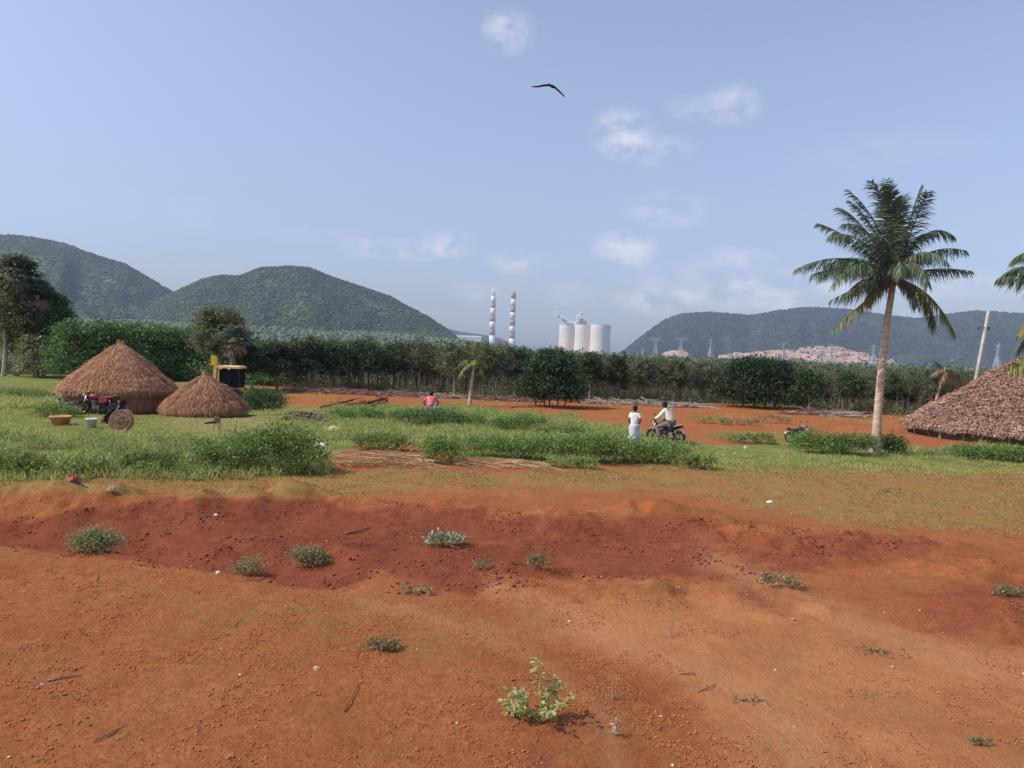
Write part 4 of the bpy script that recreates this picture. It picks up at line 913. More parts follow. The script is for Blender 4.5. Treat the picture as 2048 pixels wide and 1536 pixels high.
SH = [
 ('dark green shrub between the small hut and the red field',528,822,85,62,'leaf_hedge'),
 ('large leafy shrub clump, tallest of the front strip on the left',548,938,205,98,'leaf_shrub'),
 ('dark leafy shrub at the left foot of the tallest left clump',440,944,110,66,'leaf_shrub'),
 ('green shrub in the tall grass below the white bucket',300,946,120,52,'leaf_shrub'),
 ('green shrub in the tall grass at the left edge',40,948,120,60,'leaf_weed'),
 ('low shrub in the tall grass below the tan tub',160,950,110,46,'leaf_weed'),
 ('rounded leafy shrub between the two stalk heaps',890,926,88,58,'leaf_shrub'),
 ('leafy shrub where the right stalk heap begins',985,912,130,46,'leaf_shrub'),
 ('leafy shrub behind the right stalk heap',1085,918,140,56,'leaf_shrub'),
 ('tall leafy shrub left of the standing person',1180,922,150,68,'leaf_shrub'),
 ('leafy shrub in front of the standing person',1275,920,140,50,'leaf_shrub'),
 ('leafy shrub below the motorcycle rider',1330,916,100,40,'leaf_weed'),
 ('low ferny shrub before the green strip, nearest the soil',1145,934,110,26,'leaf_weed'),
 ('dark shrub directly below the pink shirted person',850,850,150,36,'leaf_hedge'),
 ('green shrub right of the pink shirted person',925,852,100,34,'leaf_shrub'),
 ('light green shrub behind the firewood pile',715,838,110,26,'leaf_shrub'),
 ('low shrub left of the leaning stick',760,900,140,38,'leaf_weed'),
 ('low green shrub in the middle of the grass strip',1040,862,120,32,'leaf_shrub'),
 ('pale green shrub at the upper edge of the middle strip',1120,870,120,26,'leaf_weed'),
 ('low shrub at the left foot of the fallen motorcycle',1500,884,110,20,'leaf_weed'),
 ('wide green shrub beside the parked motorcycle',1640,908,120,48,'leaf_shrub'),
 ('green shrub just left of the coconut trunk',1705,910,100,50,'leaf_shrub'),
 ('dark shrub between coconut trunk and right hut',1785,908,55,45,'leaf_hedge'),
 ('weedy shrub below the eave of the right hut',1960,918,100,34,'leaf_shrub'),
 ('weedy shrub in the right corner under the eave',2040,925,90,38,'leaf_shrub'),
 ('olive shrub right of the rider at the strip edge',1395,935,70,34,'leaf_weed')]
for l, x, y, w_, h_, m_ in SH: shrub(l, x, y, w_, h_, m_)
# weeds round the huts
for l, x, y, w_, h_, m_ in [('weedy plant around the wheels of the half hidden motorcycle',110,832,90,30,'leaf_weed'),('weedy plant left of the big hut',40,800,120,26,'leaf_weed')]: shrub(l, x, y, w_, h_, m_)
# plants on the bare soil
FG = [
 ('greyish dried bush in the dug soil, leftmost',192,1112,92,54,'leaf_grey',.035,5000),
 ('small withered grey-green plant in the dug soil',493,1122,54,42,'leaf_grey',.035,1100),
 ('dense grey-green cushion plant in the dug soil',620,1116,76,40,'leaf_grey',.032,3800),
 ('pale silvery leafed plant in the middle of the dug soil',895,1092,88,30,'leaf_pale',.07,520),
 ('sparse greenish sprig right of the silvery plant',968,1150,44,30,'leaf_grey',.035,240),
 ('dark small tuft on the dug soil near the centre',1076,1158,46,30,'leaf_grey',.035,500),
 ('dry brushy tuft on the small dark mound right of centre',1560,1180,90,26,'leaf_dry',.04,900),
 ('grassy green tuft on the near soil left of the seedling',765,1302,74,24,'leaf_dry',.03,900),
 ('dark tuft lying in the right hand dug hollow',2020,1195,70,24,'leaf_grey',.035,700),
 ('small dark tuft near the lower right corner',1965,1500,40,20,'leaf_grey',.02,300),
 ('olive tuft on the top of the dug ridge',470,1003,70,14,'leaf_dry',.04,600),
 ('long thin trail of dry weeds on the right soil',1750,1305,150,10,'leaf_dry',.02,260),
 ('thin trail of weeds running down the tan soil',1500,1400,100,10,'leaf_dry',.018,200),
 ('dry weeds trail below the dug ridge',830,1185,80,16,'leaf_dry',.03,500),
 ('olive tuft in the grass fringe at the right',1780,985,60,10,'leaf_dry',.04,200)]
for l, x, y, w_, h_, m_, s_, n_ in FG: shrub(l, x, y, w_, h_, m_, n_, s_, name='plant', cat='plant')
def seedling(label, px, py, hpx, nleaf, ls, m='leaf_seed', spread=.5, n_st=3):
    g = gp(px, py); k = g.y/FPX; h = hpx*k; root = thing('seedling', label, 'plant', g)
    st = MB(); P = []; D = []; 
    for s in range(n_st):
        a = random.uniform(0, 6.28); hh = h*(1 if s == 0 else random.uniform(.3, .6)); e = Vector((math.cos(a)*spread*h*(.15 if s == 0 else .8), math.sin(a)*spread*h*.6, hh)); mid = e*.5+Vector((0, 0, hh*.08))
        st.tube([(0, 0, -.01), mid, e], [.006, .005, .002], 5)
        for q in range(nleaf):
            t = random.uniform(.25, 1); p = Vector((0, 0, 0)).lerp(mid, t*2) if t < .5 else mid.lerp(e, t*2-1)
            b = random.uniform(0, 6.28); d = Vector((math.cos(b), math.sin(b), random.uniform(-.4, .5))).normalized(); P.append(p+d*.02); D.append(d)
    st.build('stem', MT[m], root); P = np.array(P); D = np.array(D); n = len(P); N = unit(np.cross(D, np.array([0, 0, 1.])+.5*rng.normal(size=(n, 3)))); s_ = (ls*rng.uniform(.6, 1.3, n))[:, None]; dn = np.array([0, 0, -1.])
    V = np.stack([P, P+D*s_*.35+N*s_*.2, P+D*s_*.75+N*s_*.17+dn*s_*.08, P+D*s_+dn*s_*.2, P+D*s_*.75-N*s_*.17+dn*s_*.08, P+D*s_*.35-N*s_*.2], 1)
    b = np.arange(n)[:, None]*6; link('leaves', npmesh('leaves', V.reshape(-1, 3), np.vstack([b+np.array([[0, 1, 2, 3]]), b+np.array([[0, 3, 4, 5]])])), MT[m], root)
seedling('bright green leafy seedling in the near foreground soil', 1082, 1452, 122, 46, .06, spread=.7, n_st=7)
seedling('small drooping sprig right of the green seedling', 1230, 1468, 44, 12, .035, 'leaf_pale', .5, 2)
seedling('low spreading leafy sprig left of the green seedling', 1044, 1440, 46, 24, .055, 'leaf_seed', 1.1, 5)
seedling('thin dry upright weed on the near soil at left', 195, 1172, 48, 5, .02, 'leaf_dry', .2, 2)
seedling('thin dry weed with a pale tip on the left soil', 660, 1292, 52, 6, .02, 'leaf_dry', .25, 2)
seedling('tall straggly weed at the right edge of the olive grass', 2010, 1075, 100, 16, .05, 'leaf_dry', .3, 2)
seedling('upright dry weed in the tan soil right of centre', 1342, 1272, 60, 8, .025, 'leaf_dry', .3, 2)
seedling('pale dry weed near the bottom centre-right', 1225, 1400, 48, 8, .03, 'leaf_dry', .4, 2)
def rock(label, px, py, wpx, hpx, m, name='stone', cat='stone'):
    g = gp(px, py); k = g.y/FPX; r = wpx*k/2; mb = MB(); n = 1 if wpx < 18 else 9
    for i in range(n):
        mb.ell(((random.uniform(-.5, .5)*r if i else 0), random.uniform(-.3, .3)*r, hpx*k*.35), (r*(1 if n == 1 else random.uniform(.15, .5)), r*(.6 if n == 1 else random.uniform(.15, .4)), hpx*k*(.55 if n == 1 else random.uniform(.25, .6))), 9, 6, jit=.28)
    o = mb.build(name, MT[m]); o.location = g; return tag(o, label, cat)
rock('large rough reddish clod heap on the dug ridge at far left', 145, 1026, 40, 20, 'rock_red', 'soil_clod', 'clod')
rock('pale smooth stone beside the large clod', 222, 1036, 20, 12, 'rock_pale')
rock('flat pale pinkish stone cluster on top of the dug ridge', 496, 1018, 40, 10, 'rock_pale')
rock('white stone in the olive grass right of centre', 1541, 1005, 14, 6, 'whitepaint')
rock('small white stone under the lip of the left soil', 436, 1160, 9, 8, 'whitepaint')
rock('small whitish stone in front of the red patch by the grass', 1491, 896, 9, 5, 'whitepaint')
rock('small pale stone on the dug soil, upper left', 431, 1050, 8, 6, 'whitepaint')
for x, y, w_, l in [(1140, 1240, 9, 'tiny pale pebble centre right of the seedling top'), (480, 1352, 9, 'tiny pale pebble on the lower left soil'), (633, 1340, 14, 'pale flat pebble pair left of the grassy tuft'), (84, 1360, 9, 'pale pebble at the lower left edge'), (1322, 1432, 8, 'pale pebble right of the drooping sprig'), (1990, 1225, 12, 'pinkish pebble in the right dug hollow')]:
    rock(l, x, y, w_, w_*.5, 'rock_pale')
def stick(label, a, b, r, m='deadwood', bend=.02, za=.01, zb=.01, name='stick'):
    p = gp(*a, za); q = gp(*b, zb); mid = p.lerp(q, .5)+Vector((bend, 0, abs(bend)*.4)); c = p.copy()
    o = MB().tube([p-c, mid-c, q-c], [r, r*.9, r*.4], 6).build(name, MT[m], None, True); o.location = c; return tag(o, label, 'stick')
stick('dark thin stick lying low left on the red soil', (185, 1482), (255, 1446), .007)
stick('pale thin stick beside the dark one, low left', (232, 1478), (262, 1462), .006, 'palewood')
stick('straight thin stick slanting up left of bottom centre', (688, 1428), (720, 1370), .006, 'redwood', 0)
stick('dark curved twig on the soil at far left', (95, 1352), (165, 1342), .010)
stick('dark arched twig on the right hand soil', (1360, 1350), (1392, 1352), .010, 'deadwood', .05)
stick('thin dark twig right of the arched twig', (1395, 1386), (1432, 1368), .007)
stick('dark broken root lying on the dug soil centre', (690, 1068), (740, 1062), .02)
stick('short dark root in the left hollow', (355, 1116), (380, 1112), .02)

# ------------------------------------------------------------------ thatched huts
def pent(v): return Vector(v)
def straw_cone(root, R0, h, eave, n, m, sl=.45, wd=.035, conc=.08, name='thatch'):
    """cone of layered straw hanging down-slope"""
    def rad(t): return R0*(t+conc*math.sin(math.pi*t))
    mb = MB(); prof = [(rad(1-i/12)*.97 if i < 12 else .02, eave+(h-eave)*(i/12)) for i in range(13)]
    mb.lathe(prof, 48).build('roof_core', MT['thatch_core'], root, True)
    t = np.sqrt(rng.random(n)); a = rng.uniform(0, 2*math.pi, n); R_ = R0*(t+conc*np.sin(math.pi*t)); z = eave+(h-eave)*(1-t)
    lump = .05*fbm(a*4, t*6, 3, 77)
    P = np.stack([np.cos(a)*(R_+lump), np.sin(a)*(R_+lump), z+.03+lump], 1)
    sl_ = np.stack([np.cos(a)*R0, np.sin(a)*R0, np.full(n, -(h-eave))], 1); D = unit(unit(sl_)+.22*rng.normal(size=(n, 3))+np.array([0, 0, .06])); N = unit(np.cross(D, np.stack([np.cos(a), np.sin(a), np.full(n, .8)], 1))+.4*rng.normal(size=(n, 3)))
    V, f4, f3 = strips(P, D, N, sl*rng.uniform(.5, 1.2, n), wd*rng.uniform(.5, 1.4, n), .18)
    link(name, npmesh(name, V, f4, f3), m, root)
    k = n//6; a = rng.uniform(0, 2*math.pi, k); P = np.stack([np.cos(a)*R0*.98, np.sin(a)*R0*.98, np.full(k, eave)+rng.uniform(-.02, .12, k)], 1)
    D = unit(np.stack([np.cos(a)*.45, np.sin(a)*.45, np.full(k, -1.)], 1)+.25*rng.normal(size=(k, 3))); N = unit(np.stack([-np.sin(a), np.cos(a), np.zeros(k)], 1)+.3*rng.normal(size=(k, 3)))
    V, f4, f3 = strips(P, D, N, rng.uniform(.15, .42, k), wd*1.3, .1); link('eave_fringe', npmesh('eave_fringe', V, f4, f3), m, root)
def round_hut(label, px, py, apex_y, wpx, n, eave, sl, conc=.08, wd=.035, skirt=False):
    g = gp(px, py); D = g.y; k = D/FPX; R0 = wpx*k/2; D2 = D+R0*.75; R0 = R0*D2/D; root = thing('thatched_hut', label, 'hut', Vector((g.x*D2/D, D2, 0)))
    root.location.z = hz(root.location.x, root.location.y); h = W(px, apex_y, D2).z-root.location.z
    MB().lathe([(R0*.80, -.1), (R0*.80, eave+.12)], 28).build('wall', MT['mud'], root, True)
    for i in range(10):
        a = 2*math.pi*i/10+.2; MB().tube([(math.cos(a)*R0*.9, math.sin(a)*R0*.9, -.1), (math.cos(a)*R0*.88, math.sin(a)*R0*.88, eave+.15)], .04, 6).build('post', MT['deadwood'], root)
    straw_cone(root, R0, h, eave, n, MT['straw'], sl, wd, conc)
    if skirt:
        k_ = 9000; a = rng.uniform(0, 6.283, k_); z = rng.uniform(.25, eave+.05, k_); rr_ = R0*(.90+.05*(1-z/eave)+.015*rng.normal(size=k_))
        D_ = unit(np.stack([np.cos(a)*.10, np.sin(a)*.10, np.full(k_, -1.)], 1)+.16*rng.normal(size=(k_, 3))); N_ = unit(np.stack([-np.sin(a), np.cos(a), np.zeros(k_)], 1)+.35*rng.normal(size=(k_, 3)))
        V, f4, f3 = strips(np.stack([np.cos(a)*rr_, np.sin(a)*rr_, z], 1), D_, N_, rng.uniform(.2, .42, k_), .02, .1); link('wall_straw', npmesh('wall_straw', V, f4, f3), MT['straw'], root)
    mb = MB()
    for i in range(40):
        a = random.uniform(0, 6.28); mb.tube([(math.cos(a)*.12, math.sin(a)*.12, h-.12), (math.cos(a)*random.uniform(.02, .2), math.sin(a)*.1, h+random.uniform(.0, .14))], .012, 3)
    mb.build('peak_tuft', MT['straw'], root)
    return root
round_hut('large conical straw hut at the left, behind the red motorcycle', 238, 826, 684, 208, 68000, 1.1, .26, .05, .016, True)
round_hut('smaller conical straw hut in front of the yellow digger', 409, 834, 747, 156, 32000, .34, .32, .10, .019, False)
# right hut: long hipped roof of dry palm leaves
gl = gp(1812, 893); gr = gp(2055, 905)
def long_hut():
    D = gl.y; k = D/FPX; root = thing('thatched_hut', 'wide low hut at the right edge, roofed with dry brown palm leaves', 'hut', (gl.x, D, 0))
    eave = .58; R = 6.0; c_ = W(2072, 700, D+R); top = c_.z; root.location = (c_.x, D+R, 0)
    R = 6.0; RL_ = 2.5
    def tt(x, y): return 1-np.hypot(np.where(x < 0, x, np.where(x > RL_, x-RL_, 0)), y)/R
    def roofz(x, y):
        t = np.clip(tt(x, y), -.02, 1); return eave+(top-eave)*(t*.92+.08*np.sin(t*math.pi/2)+.012*np.sin(t*11))
    na, nq = 96, 26; V = []; 
    for j in range(nq):
        q = j/(nq-1)
        for i in range(na):
            a = 2*math.pi*i/na; x = math.cos(a)*R*(1-q); y = math.sin(a)*R*(1-q); x += RL_ if x > 0 else (0 if x < 0 else RL_/2)
            V.append((x, y, float(roofz(np.array(x), np.array(y)))+.05*float(fbm(x*1.3, y*1.3, 3, 91))-.03))
    Fq = [(j*na+i, j*na+(i+1) % na, (j+1)*na+(i+1) % na, (j+1)*na+i) for j in range(nq-1) for i in range(na)]
    link('roof_core', npmesh('roof_core', V, Fq), MT['thatch_core'], root, True)
    n = 46000; a = np.where(rng.random(n) < .8, rng.uniform(math.pi*.95, math.pi*2.0, n), rng.uniform(0, 2*math.pi, n)); q = np.sqrt(rng.random(n)); x = np.cos(a)*R*q; y = np.sin(a)*R*q; x = np.where(x > 0, x+RL_, x)
    k2 = 6000; x = np.concatenate([x, rng.uniform(0, RL_, k2)]); y = np.concatenate([y, rng.uniform(-R, .5, k2)]); n = len(x)
    e = .04; z = roofz(x, y); gxs = (roofz(x+e, y)-z)/e; gys = (roofz(x, y+e)-z)/e
    dn_ = unit(np.stack([-gxs, -gys, -(gxs**2+gys**2)], 1)+1e-6); nr_ = unit(np.stack([-gxs, -gys, np.ones(n)], 1))
    D_ = unit(dn_+.40*rng.normal(size=(n, 3))+nr_*.10); N_ = unit(np.cross(D_, nr_)+.22*rng.normal(size=(n, 3)))
    V, f4, f3 = strips(np.stack([x, y, z+.02], 1), D_, N_, rng.uniform(.10, .30, n), rng.uniform(.035, .085, n), .08)
    link('thatch', npmesh('thatch', V, f4, f3), MT['thatch_leaf'], root)
    k_ = 7000; a = rng.uniform(math.pi*.8, math.pi*2.1, k_); x = np.cos(a)*R; x = np.where(x > 0, x+RL_, x); x[:900] = rng.uniform(0, RL_, 900); y = np.sin(a)*R; y[:900] = -R
    P = np.stack([x, y, eave+rng.uniform(-.04, .1, k_)], 1); out = np.stack([np.cos(a), np.sin(a), np.zeros(k_)], 1)
    D_ = unit(out*.3+np.array([0, 0, -1.])+.28*rng.normal(size=(k_, 3))); N_ = unit(np.stack([-np.sin(a), np.cos(a), np.zeros(k_)], 1)+.35*rng.normal(size=(k_, 3)))
    V, f4, f3 = strips(P, D_, N_, rng.uniform(.08, .28, k_)*(1+.6*fbm(x*2, y*2, 3, 5)), .05, .1); link('eave_fringe', npmesh('eave_fringe', V, f4, f3), MT['thatch_leaf'], root)
    mb = MB(); mb.lathe([(R*.88, -.1), (R*.88, eave+.15)], 40); mb.box((RL_/2+R*.5, 0, .3), (R, R*1.6, .7)); mb.build('wall', MT['mud'], root)
    for i, a in enumerate(np.linspace(math.pi*.9, math.pi*1.75, 15)):
        x, y = math.cos(a)*R*.96, math.sin(a)*R*.96; l = random.uniform(-.12, .12)+(.3 if i in (2, 4) else 0)
        x += RL_ if x > 0 else 0
        MB().tube([(x+l, y, -.15), (x, y, eave+.12)], [.065, .05], 7).build('post', MT['palewood'], root)
    hx = 0; dep = 0
    mb = MB()
    for i in range(46):
        x = random.uniform(-.5, RL_); mb.tube([(x, 0, top-.08), (x+random.uniform(-.5, .5), random.uniform(-.5, .5), top+random.uniform(-.1, .22))], .02, 3)
    mb.build('ridge_sticks', MT['deadwood'], root)
long_hut()
# leaning power pole behind the right hut
g = gp(1935, 850); D = g.y; tp = W(1977, 622, D)
root = thing('utility_pole', 'leaning pale concrete pole rising behind the right hut roof', 'pole', g)
v_ = tp-g; MB().tube([(0, 0, -.2), tuple(v_)], [.15, .085], 8).build('shaft', MT['concrete'], root, True)
c = W(1967, 655, D)-g
MB().tube([c+Vector((-.32, 0, .02)), c+Vector((.38, 0, .02))], .035, 5).build('crossarm', MT['steel'], root)
for s in (-.3, .34): MB().lathe([(.02, 0), (.055, .04), (.03, .09), (.05, .13), (.0, .16)], 8, c+Vector((s, 0, -.16))).build('insulator', MT['dark'], root)
MB().torus(c+Vector((0, 0, -.02)), .12, .02, 14, 5).build('clamp', MT['steel'], root)

# ------------------------------------------------------------------ motorcycles
def motorcycle(label, loc, rz, tank, seat, lean=0, roll=0, s=1.0, group='motorcycles standing about the field'):
    r = thing('motorcycle', label, 'motorcycle', loc, rz, group, s); r.rotation_euler = (roll, lean, rz)
    RX = Matrix.Rotation(math.pi/2, 3, 'X')
    for x, f in ((.66, 1), (-.62, 0)):
        wh = bpy.data.objects.new('wheel', None); C.objects.link(wh); wh.parent = r
        MB().torus((x, 0, .30), .255, .048, 28, 8, RX).build('tyre', MT['rubber'], wh, True)
        MB().torus((x, 0, .30), .208, .016, 28, 6, RX).build('rim', MT['chrome'], wh, True)
        mb = MB()
        for i in range(14):
            a = math.pi*2*i/14; mb.tube([(x, .02*(-1)**i, .30), (x+.2*math.cos(a), 0, .30+.2*math.sin(a))], .004, 3)
        mb.tube([(x, -.06, .30), (x, .06, .30)], .05, 10); mb.build('hub', MT['steel'], wh)
        pts = []; rr = .335
        a0, a1 = ((.2, 2.4) if f else (.5, 2.9))
        m2 = MB(); v = []
        for i in range(9):
            a = a0+(a1-a0)*i/8 if f else (.35+2.5*i/8)
            if f: a = .55+1.9*i/8
            for yy, dz in ((-.07, -.02), (0, .012), (.07, -.02)): v.append((x+(rr+dz)*math.cos(a), yy, .30+(rr+dz)*math.sin(a)))
        fc = [(i*3+j, i*3+j+1, i*3+j+4, i*3+j+3) for i in range(8) for j in range(2)]
        m2.raw(v, fc); m2.build('mudguard', MT['chrome' if f else tank], r, True)
    for y in (-.09, .09): MB().tube([(.66, y, .30), (.47, y, .88)], [.028, .022], 7).build('fork', MT['chrome'], r, True)
    MB().tube([(.50, 0, .82), (.40, 0, .62), (.28, 0, .30), (-.05, 0, .24), (-.28, 0, .32), (-.34, 0, .58)], .022, 6).build('frame', MT['blackpaint'], r)
    MB().tube([(-.28, .09, .32), (-.62, .09, .30)], .022, 6).tube([(-.28, -.09, .32), (-.62, -.09, .30)], .022, 6).build('swing_arm', MT['blackpaint'], r)
    for y in (-.12, .12): MB().tube([(-.60, y, .32), (-.50, y, .66)], .026, 7).build('shock_absorber', MT['steel'], r, True)
    mb = MB(); mb.box((.08, 0, .32), (.30, .22, .20)); mb.lathe([(.10, 0), (.10, .26)], 10, (.16, 0, .38)); 
    for i in range(6): mb.lathe([(.135, 0), (.135, .012)], 10, (.16, 0, .42+i*.034))
    mb.build('engine', MT['steel'], r)
    mb = MB(); mb.ell((.17, 0, .80), (.28, .145, .125), 14, 9); mb.ell((.05, 0, .77), (.20, .11, .10), 12, 8); mb.build('fuel_tank', MT[tank], r, True)
    MB().lathe([(.03, 0), (.03, .015)], 10, (.2, 0, .92)).build('fuel_cap', MT['chrome'], r)
    mb = MB(); n = 10; v = []
    for i in range(n+1):
        t = i/n; x = .02-.70*t; z = .80+.05*t*t-.02*math.sin(t*math.pi); wd_ = .10+.03*math.sin(t*math.pi); v += [(x, -wd_, z-.05), (x, -wd_*.9, z+.02), (x, 0, z+.035), (x, wd_*.9, z+.02), (x, wd_, z-.05)]
    f = [(i*5+j, i*5+j+1, i*5+j+6, i*5+j+5) for i in range(n) for j in range(4)]+[(i*5+4, i*5, i*5+5, i*5+9) for i in range(n)]+[(0, 1, 2, 3, 4), (n*5+4, n*5+3, n*5+2, n*5+1, n*5)]
    mb.raw(v, f); mb.build('seat', MT[seat], r, True)
    for s_ in (-1, 1):
        MB().raw([(-.05, s_*.13, .50), (-.38, s_*.13, .56), (-.42, s_*.13, .74), (-.02, s_*.13, .76), (-.05, s_*.11, .50), (-.38, s_*.11, .56), (-.42, s_*.11, .74), (-.02, s_*.11, .76)], [(0, 1, 2, 3), (7, 6, 5, 4), (0, 4, 5, 1), (1, 5, 6, 2), (2, 6, 7, 3), (3, 7, 4, 0)]).build('side_panel', MT[tank], r)
    MB().tube([(-.42, 0, .74), (-.75, 0, .83)], [.09, .05], 8).build('tail_cowl', MT[tank], r, True)
    MB().tube([(-.45, .12, .80), (-.80, .10, .90), (-.80, -.10, .90), (-.45, -.12, .80)], .014, 6).build('grab_rail', MT['chrome'], r)
    MB().ell((-.79, 0, .79), (.03, .06, .035), 8, 6).build('tail_light', MT['redlens'], r, True)
    MB().box((-.86, 0, .60), (.012, .16, .12)).build('number_plate', MT['whitepaint'], r)
    hd = MB().ell((.56, 0, .86), (.09, .10, .10), 12, 8).build('headlight', MT['blackpaint'], r, True)
    MB().ell((.61, 0, .86), (.055, .085, .085), 12, 8).build('headlight_lens', MT['lens'], hd, True)
    MB().tube([(.30, .36, 1.0), (.40, .22, 1.03), (.46, .06, .95), (.46, -.06, .95), (.40, -.22, 1.03), (.30, -.36, 1.0)], .013, 6).build('handlebar', MT['chrome'], r, True)
    for s_ in (-1, 1):
        MB().tube([(.32, s_*.27, 1.005), (.27, s_*.39, .99)], .02, 7).build('grip', MT['rubber'], r)
        m_ = MB().tube([(.36, s_*.24, 1.02), (.38, s_*.30, 1.20)], .006, 4).build('mirror_stalk', MT['chrome'], r); MB().ell((.38, s_*.31, 1.23), (.015, .07, .045), 10, 6).build('mirror', MT['blackpaint'], r, True)
        MB().ell((.52, s_*.16, .82), (.04, .025, .025), 8, 5).build('indicator', MT['orange'], r, True)
        MB().tube([(.05, 0, .26), (.05, s_*.30, .25)], .016, 5).build('foot_peg', MT['rubber'], r)
    MB().tube([(.28, -.1, .42), (.30, -.13, .25), (.0, -.15, .20), (-.35, -.16, .24)], .022, 7).tube([(-.25, -.16, .235), (-.80, -.17, .33)], [.04, .048], 9).build('exhaust', MT['chrome'], r, True)
    MB().tube([(-.02, .1, .25), (-.10, .32, 0.0)], .013, 5).build('side_stand', MT['steel'], r)
    return r
FACE_L = math.pi      # nose to the left of the picture
g = gp(1331, 889); rider_g = g
motorcycle('dark motorcycle under the white shirted rider', g, FACE_L-.8, 'blackpaint', 'seatblk', s=1.0)
g = gp(196, 828); motorcycle('red and white motorcycle parked before the big straw hut', (g.x, g.y, g.z), FACE_L+.12, 'redpaint', 'seatred', roll=.08, s=1.02)
g = gp(124, 828); motorcycle('dark motorcycle half hidden in weeds left of the red one', (g.x-.1, g.y+.6, g.z-.25), FACE_L-.5, 'blackpaint', 'seatblk', roll=-.1, s=.95)
g = gp(1603, 884); motorcycle('dark motorcycle parked behind the shrubs left of the coconut trunk', (g.x, g.y+.3, g.z-.05), .25, 'blackpaint', 'seatblk', roll=-.12, s=.78)

# ------------------------------------------------------------------ people
def skin(name, V, E, Rd, m, parent, sub=2):
    me_ = bpy.data.meshes.new(name); me_.from_pydata([tuple(v) for v in V], E, []); me_.update()
    o = link(name, me_, m, parent); md = o.modifiers.new('skin', 'SKIN'); md.use_smooth_shade = True
    sk = me_.skin_vertices[0].data
    for i, r_ in enumerate(Rd): sk[i].radius = (r_, r_) if not isinstance(r_, tuple) else r_
    sk[0].use_root = True
    sb = o.modifiers.new('sub', 'SUBSURF'); sb.levels = sub; sb.render_levels = sub; return o
def person(label, loc, rz, J, top, bottom, scale=1, sleeve='short', skirt=None, hair=True):
    """J: joint positions. local +x is the way the person faces, z up"""
    r = thing('person', label, 'person', loc, rz, s=scale); V = []; E = []; R_ = []
    def add(p, rad, par=None):
        V.append(Vector(p)); R_.append(rad)
        if par is not None: E.append((par, len(V)-1))
        return len(V)-1
    pel = add(J['pel'], .13); wa = add(J['waist'], .115, pel); ch = add(J['chest'], .135, wa); nk0 = add(J['neck'], .06, ch); hd = Vector(J['head'])
    nk = add(Vector(J['neck']).lerp(hd, .35), .05, nk0); jaw = add(hd+Vector((.015, 0, -.04)), .072, nk); cr = add(hd+Vector((-.005, 0, .055)), .088, jaw); add(hd+Vector((-.01, 0, .10)), .05, cr)
    f = Vector(J.get('face', (1, 0, 0))).normalized(); sd_ = f.cross(Vector((0, 0, 1))).normalized()
    for s_, k in ((1, 'L'), (-1, 'R')):
        sh = add(Vector(J['sh'+k]), .062, ch); el_ = add(J['el'+k], .043, sh); wr = add(J['wr'+k], .028, el_)
        hv = (Vector(J['wr'+k])-Vector(J['el'+k])).normalized(); pc = Vector(J['wr'+k])+hv*.07; pm_ = add(pc, (.036, .018), wr)
        sv_ = hv.cross(Vector((0, 0, 1))); sv_ = sv_.normalized() if sv_.length > .1 else Vector((0, 1, 0)); up_ = sv_.cross(hv)
        for q, (off, ln) in enumerate(((-.03, .062), (-.01, .075), (.01, .07), (.03, .055))):
            a = add(pc+sv_*off+hv*.035, .0095, pm_); b = add(pc+sv_*off+hv*(.035+ln*.55)-up_*.012, .0085, a); add(pc+sv_*off*.9+hv*(.035+ln*.8)-up_*.04, .007, b)
        a = add(pc+sv_*-.045-hv*.01, .011, pm_); add(pc+sv_*-.06+hv*.03-up_*.02, .009, a)
        hp = add(J['hip'+k], .095, pel); kn = add(J['kn'+k], .062, hp); an = add(J['an'+k], .038, kn); ft = add(Vector(J['an'+k])+Vector((.07, 0, -.045)), .036, an); add(Vector(J['an'+k])+Vector((.16, 0, -.06)), .024, ft)
    body = skin('body', V, E, R_, MT['skin'], r, 2)
    # face: nose, ears, eyes, mouth as small children of the body
    mb = MB(); mb.ell(hd+f*.098+Vector((0, 0, .01)), (.018, .013, .022), 8, 6); mb.build('nose', MT['skin'], r, True)
    for s_ in (-1, 1):
        MB().ell(hd+sd_*s_*.085+Vector((0, 0, .015)), (.02, .010, .03), 8, 6).build('ear', MT['skin'], r, True)
        MB().ell(hd+f*.083+sd_*s_*.032+Vector((0, 0, .035)), (.010, .012, .008), 8, 6).build('eye', MT['whitepaint'], r, True)
    MB().ell(hd+f*.082+Vector((0, 0, -.04)), (.010, .026, .007), 8, 5).build('mouth', MT['seatred'], r, True)
    mb = MB(); mb.ell(hd-f*.018+Vector((0, 0, .068)), (.104, .098, .088), 14, 9, jit=.05); mb.ell(hd-f*.045+Vector((0, 0, .01)), (.075, .088, .075), 12, 8, jit=.05); mb.build('hair', MT['hair'], r, True)
    # shirt
    V2 = [J['pel'], J['waist'], J['chest'], Vector(J['chest']).lerp(Vector(J['neck']), .85)]; E2 = [(0, 1), (1, 2), (2, 3)]; R2 = [(.165, .165), (.155, .155), (.175, .175), (.10, .10)]
    for k in 'LR':
        n0 = len(V2); V2.append(Vector(J['sh'+k]).lerp(Vector(J['chest']), .03)); R2.append(.088 if sleeve == 'long' else .075); E2.append((2, n0)); t = .7 if sleeve == 'short' else 1
        V2.append(Vector(J['sh'+k]).lerp(Vector(J['el'+k]), t)); R2.append(.06 if sleeve == 'short' else .066); E2.append((n0, n0+1))
        if sleeve == 'long': V2.append(Vector(J['el'+k]).lerp(Vector(J['wr'+k]), .85)); R2.append(.045); E2.append((n0+1, n0+2))
    skin('shirt', [Vector(v) for v in V2], E2, R2, MT[top], r, 2)
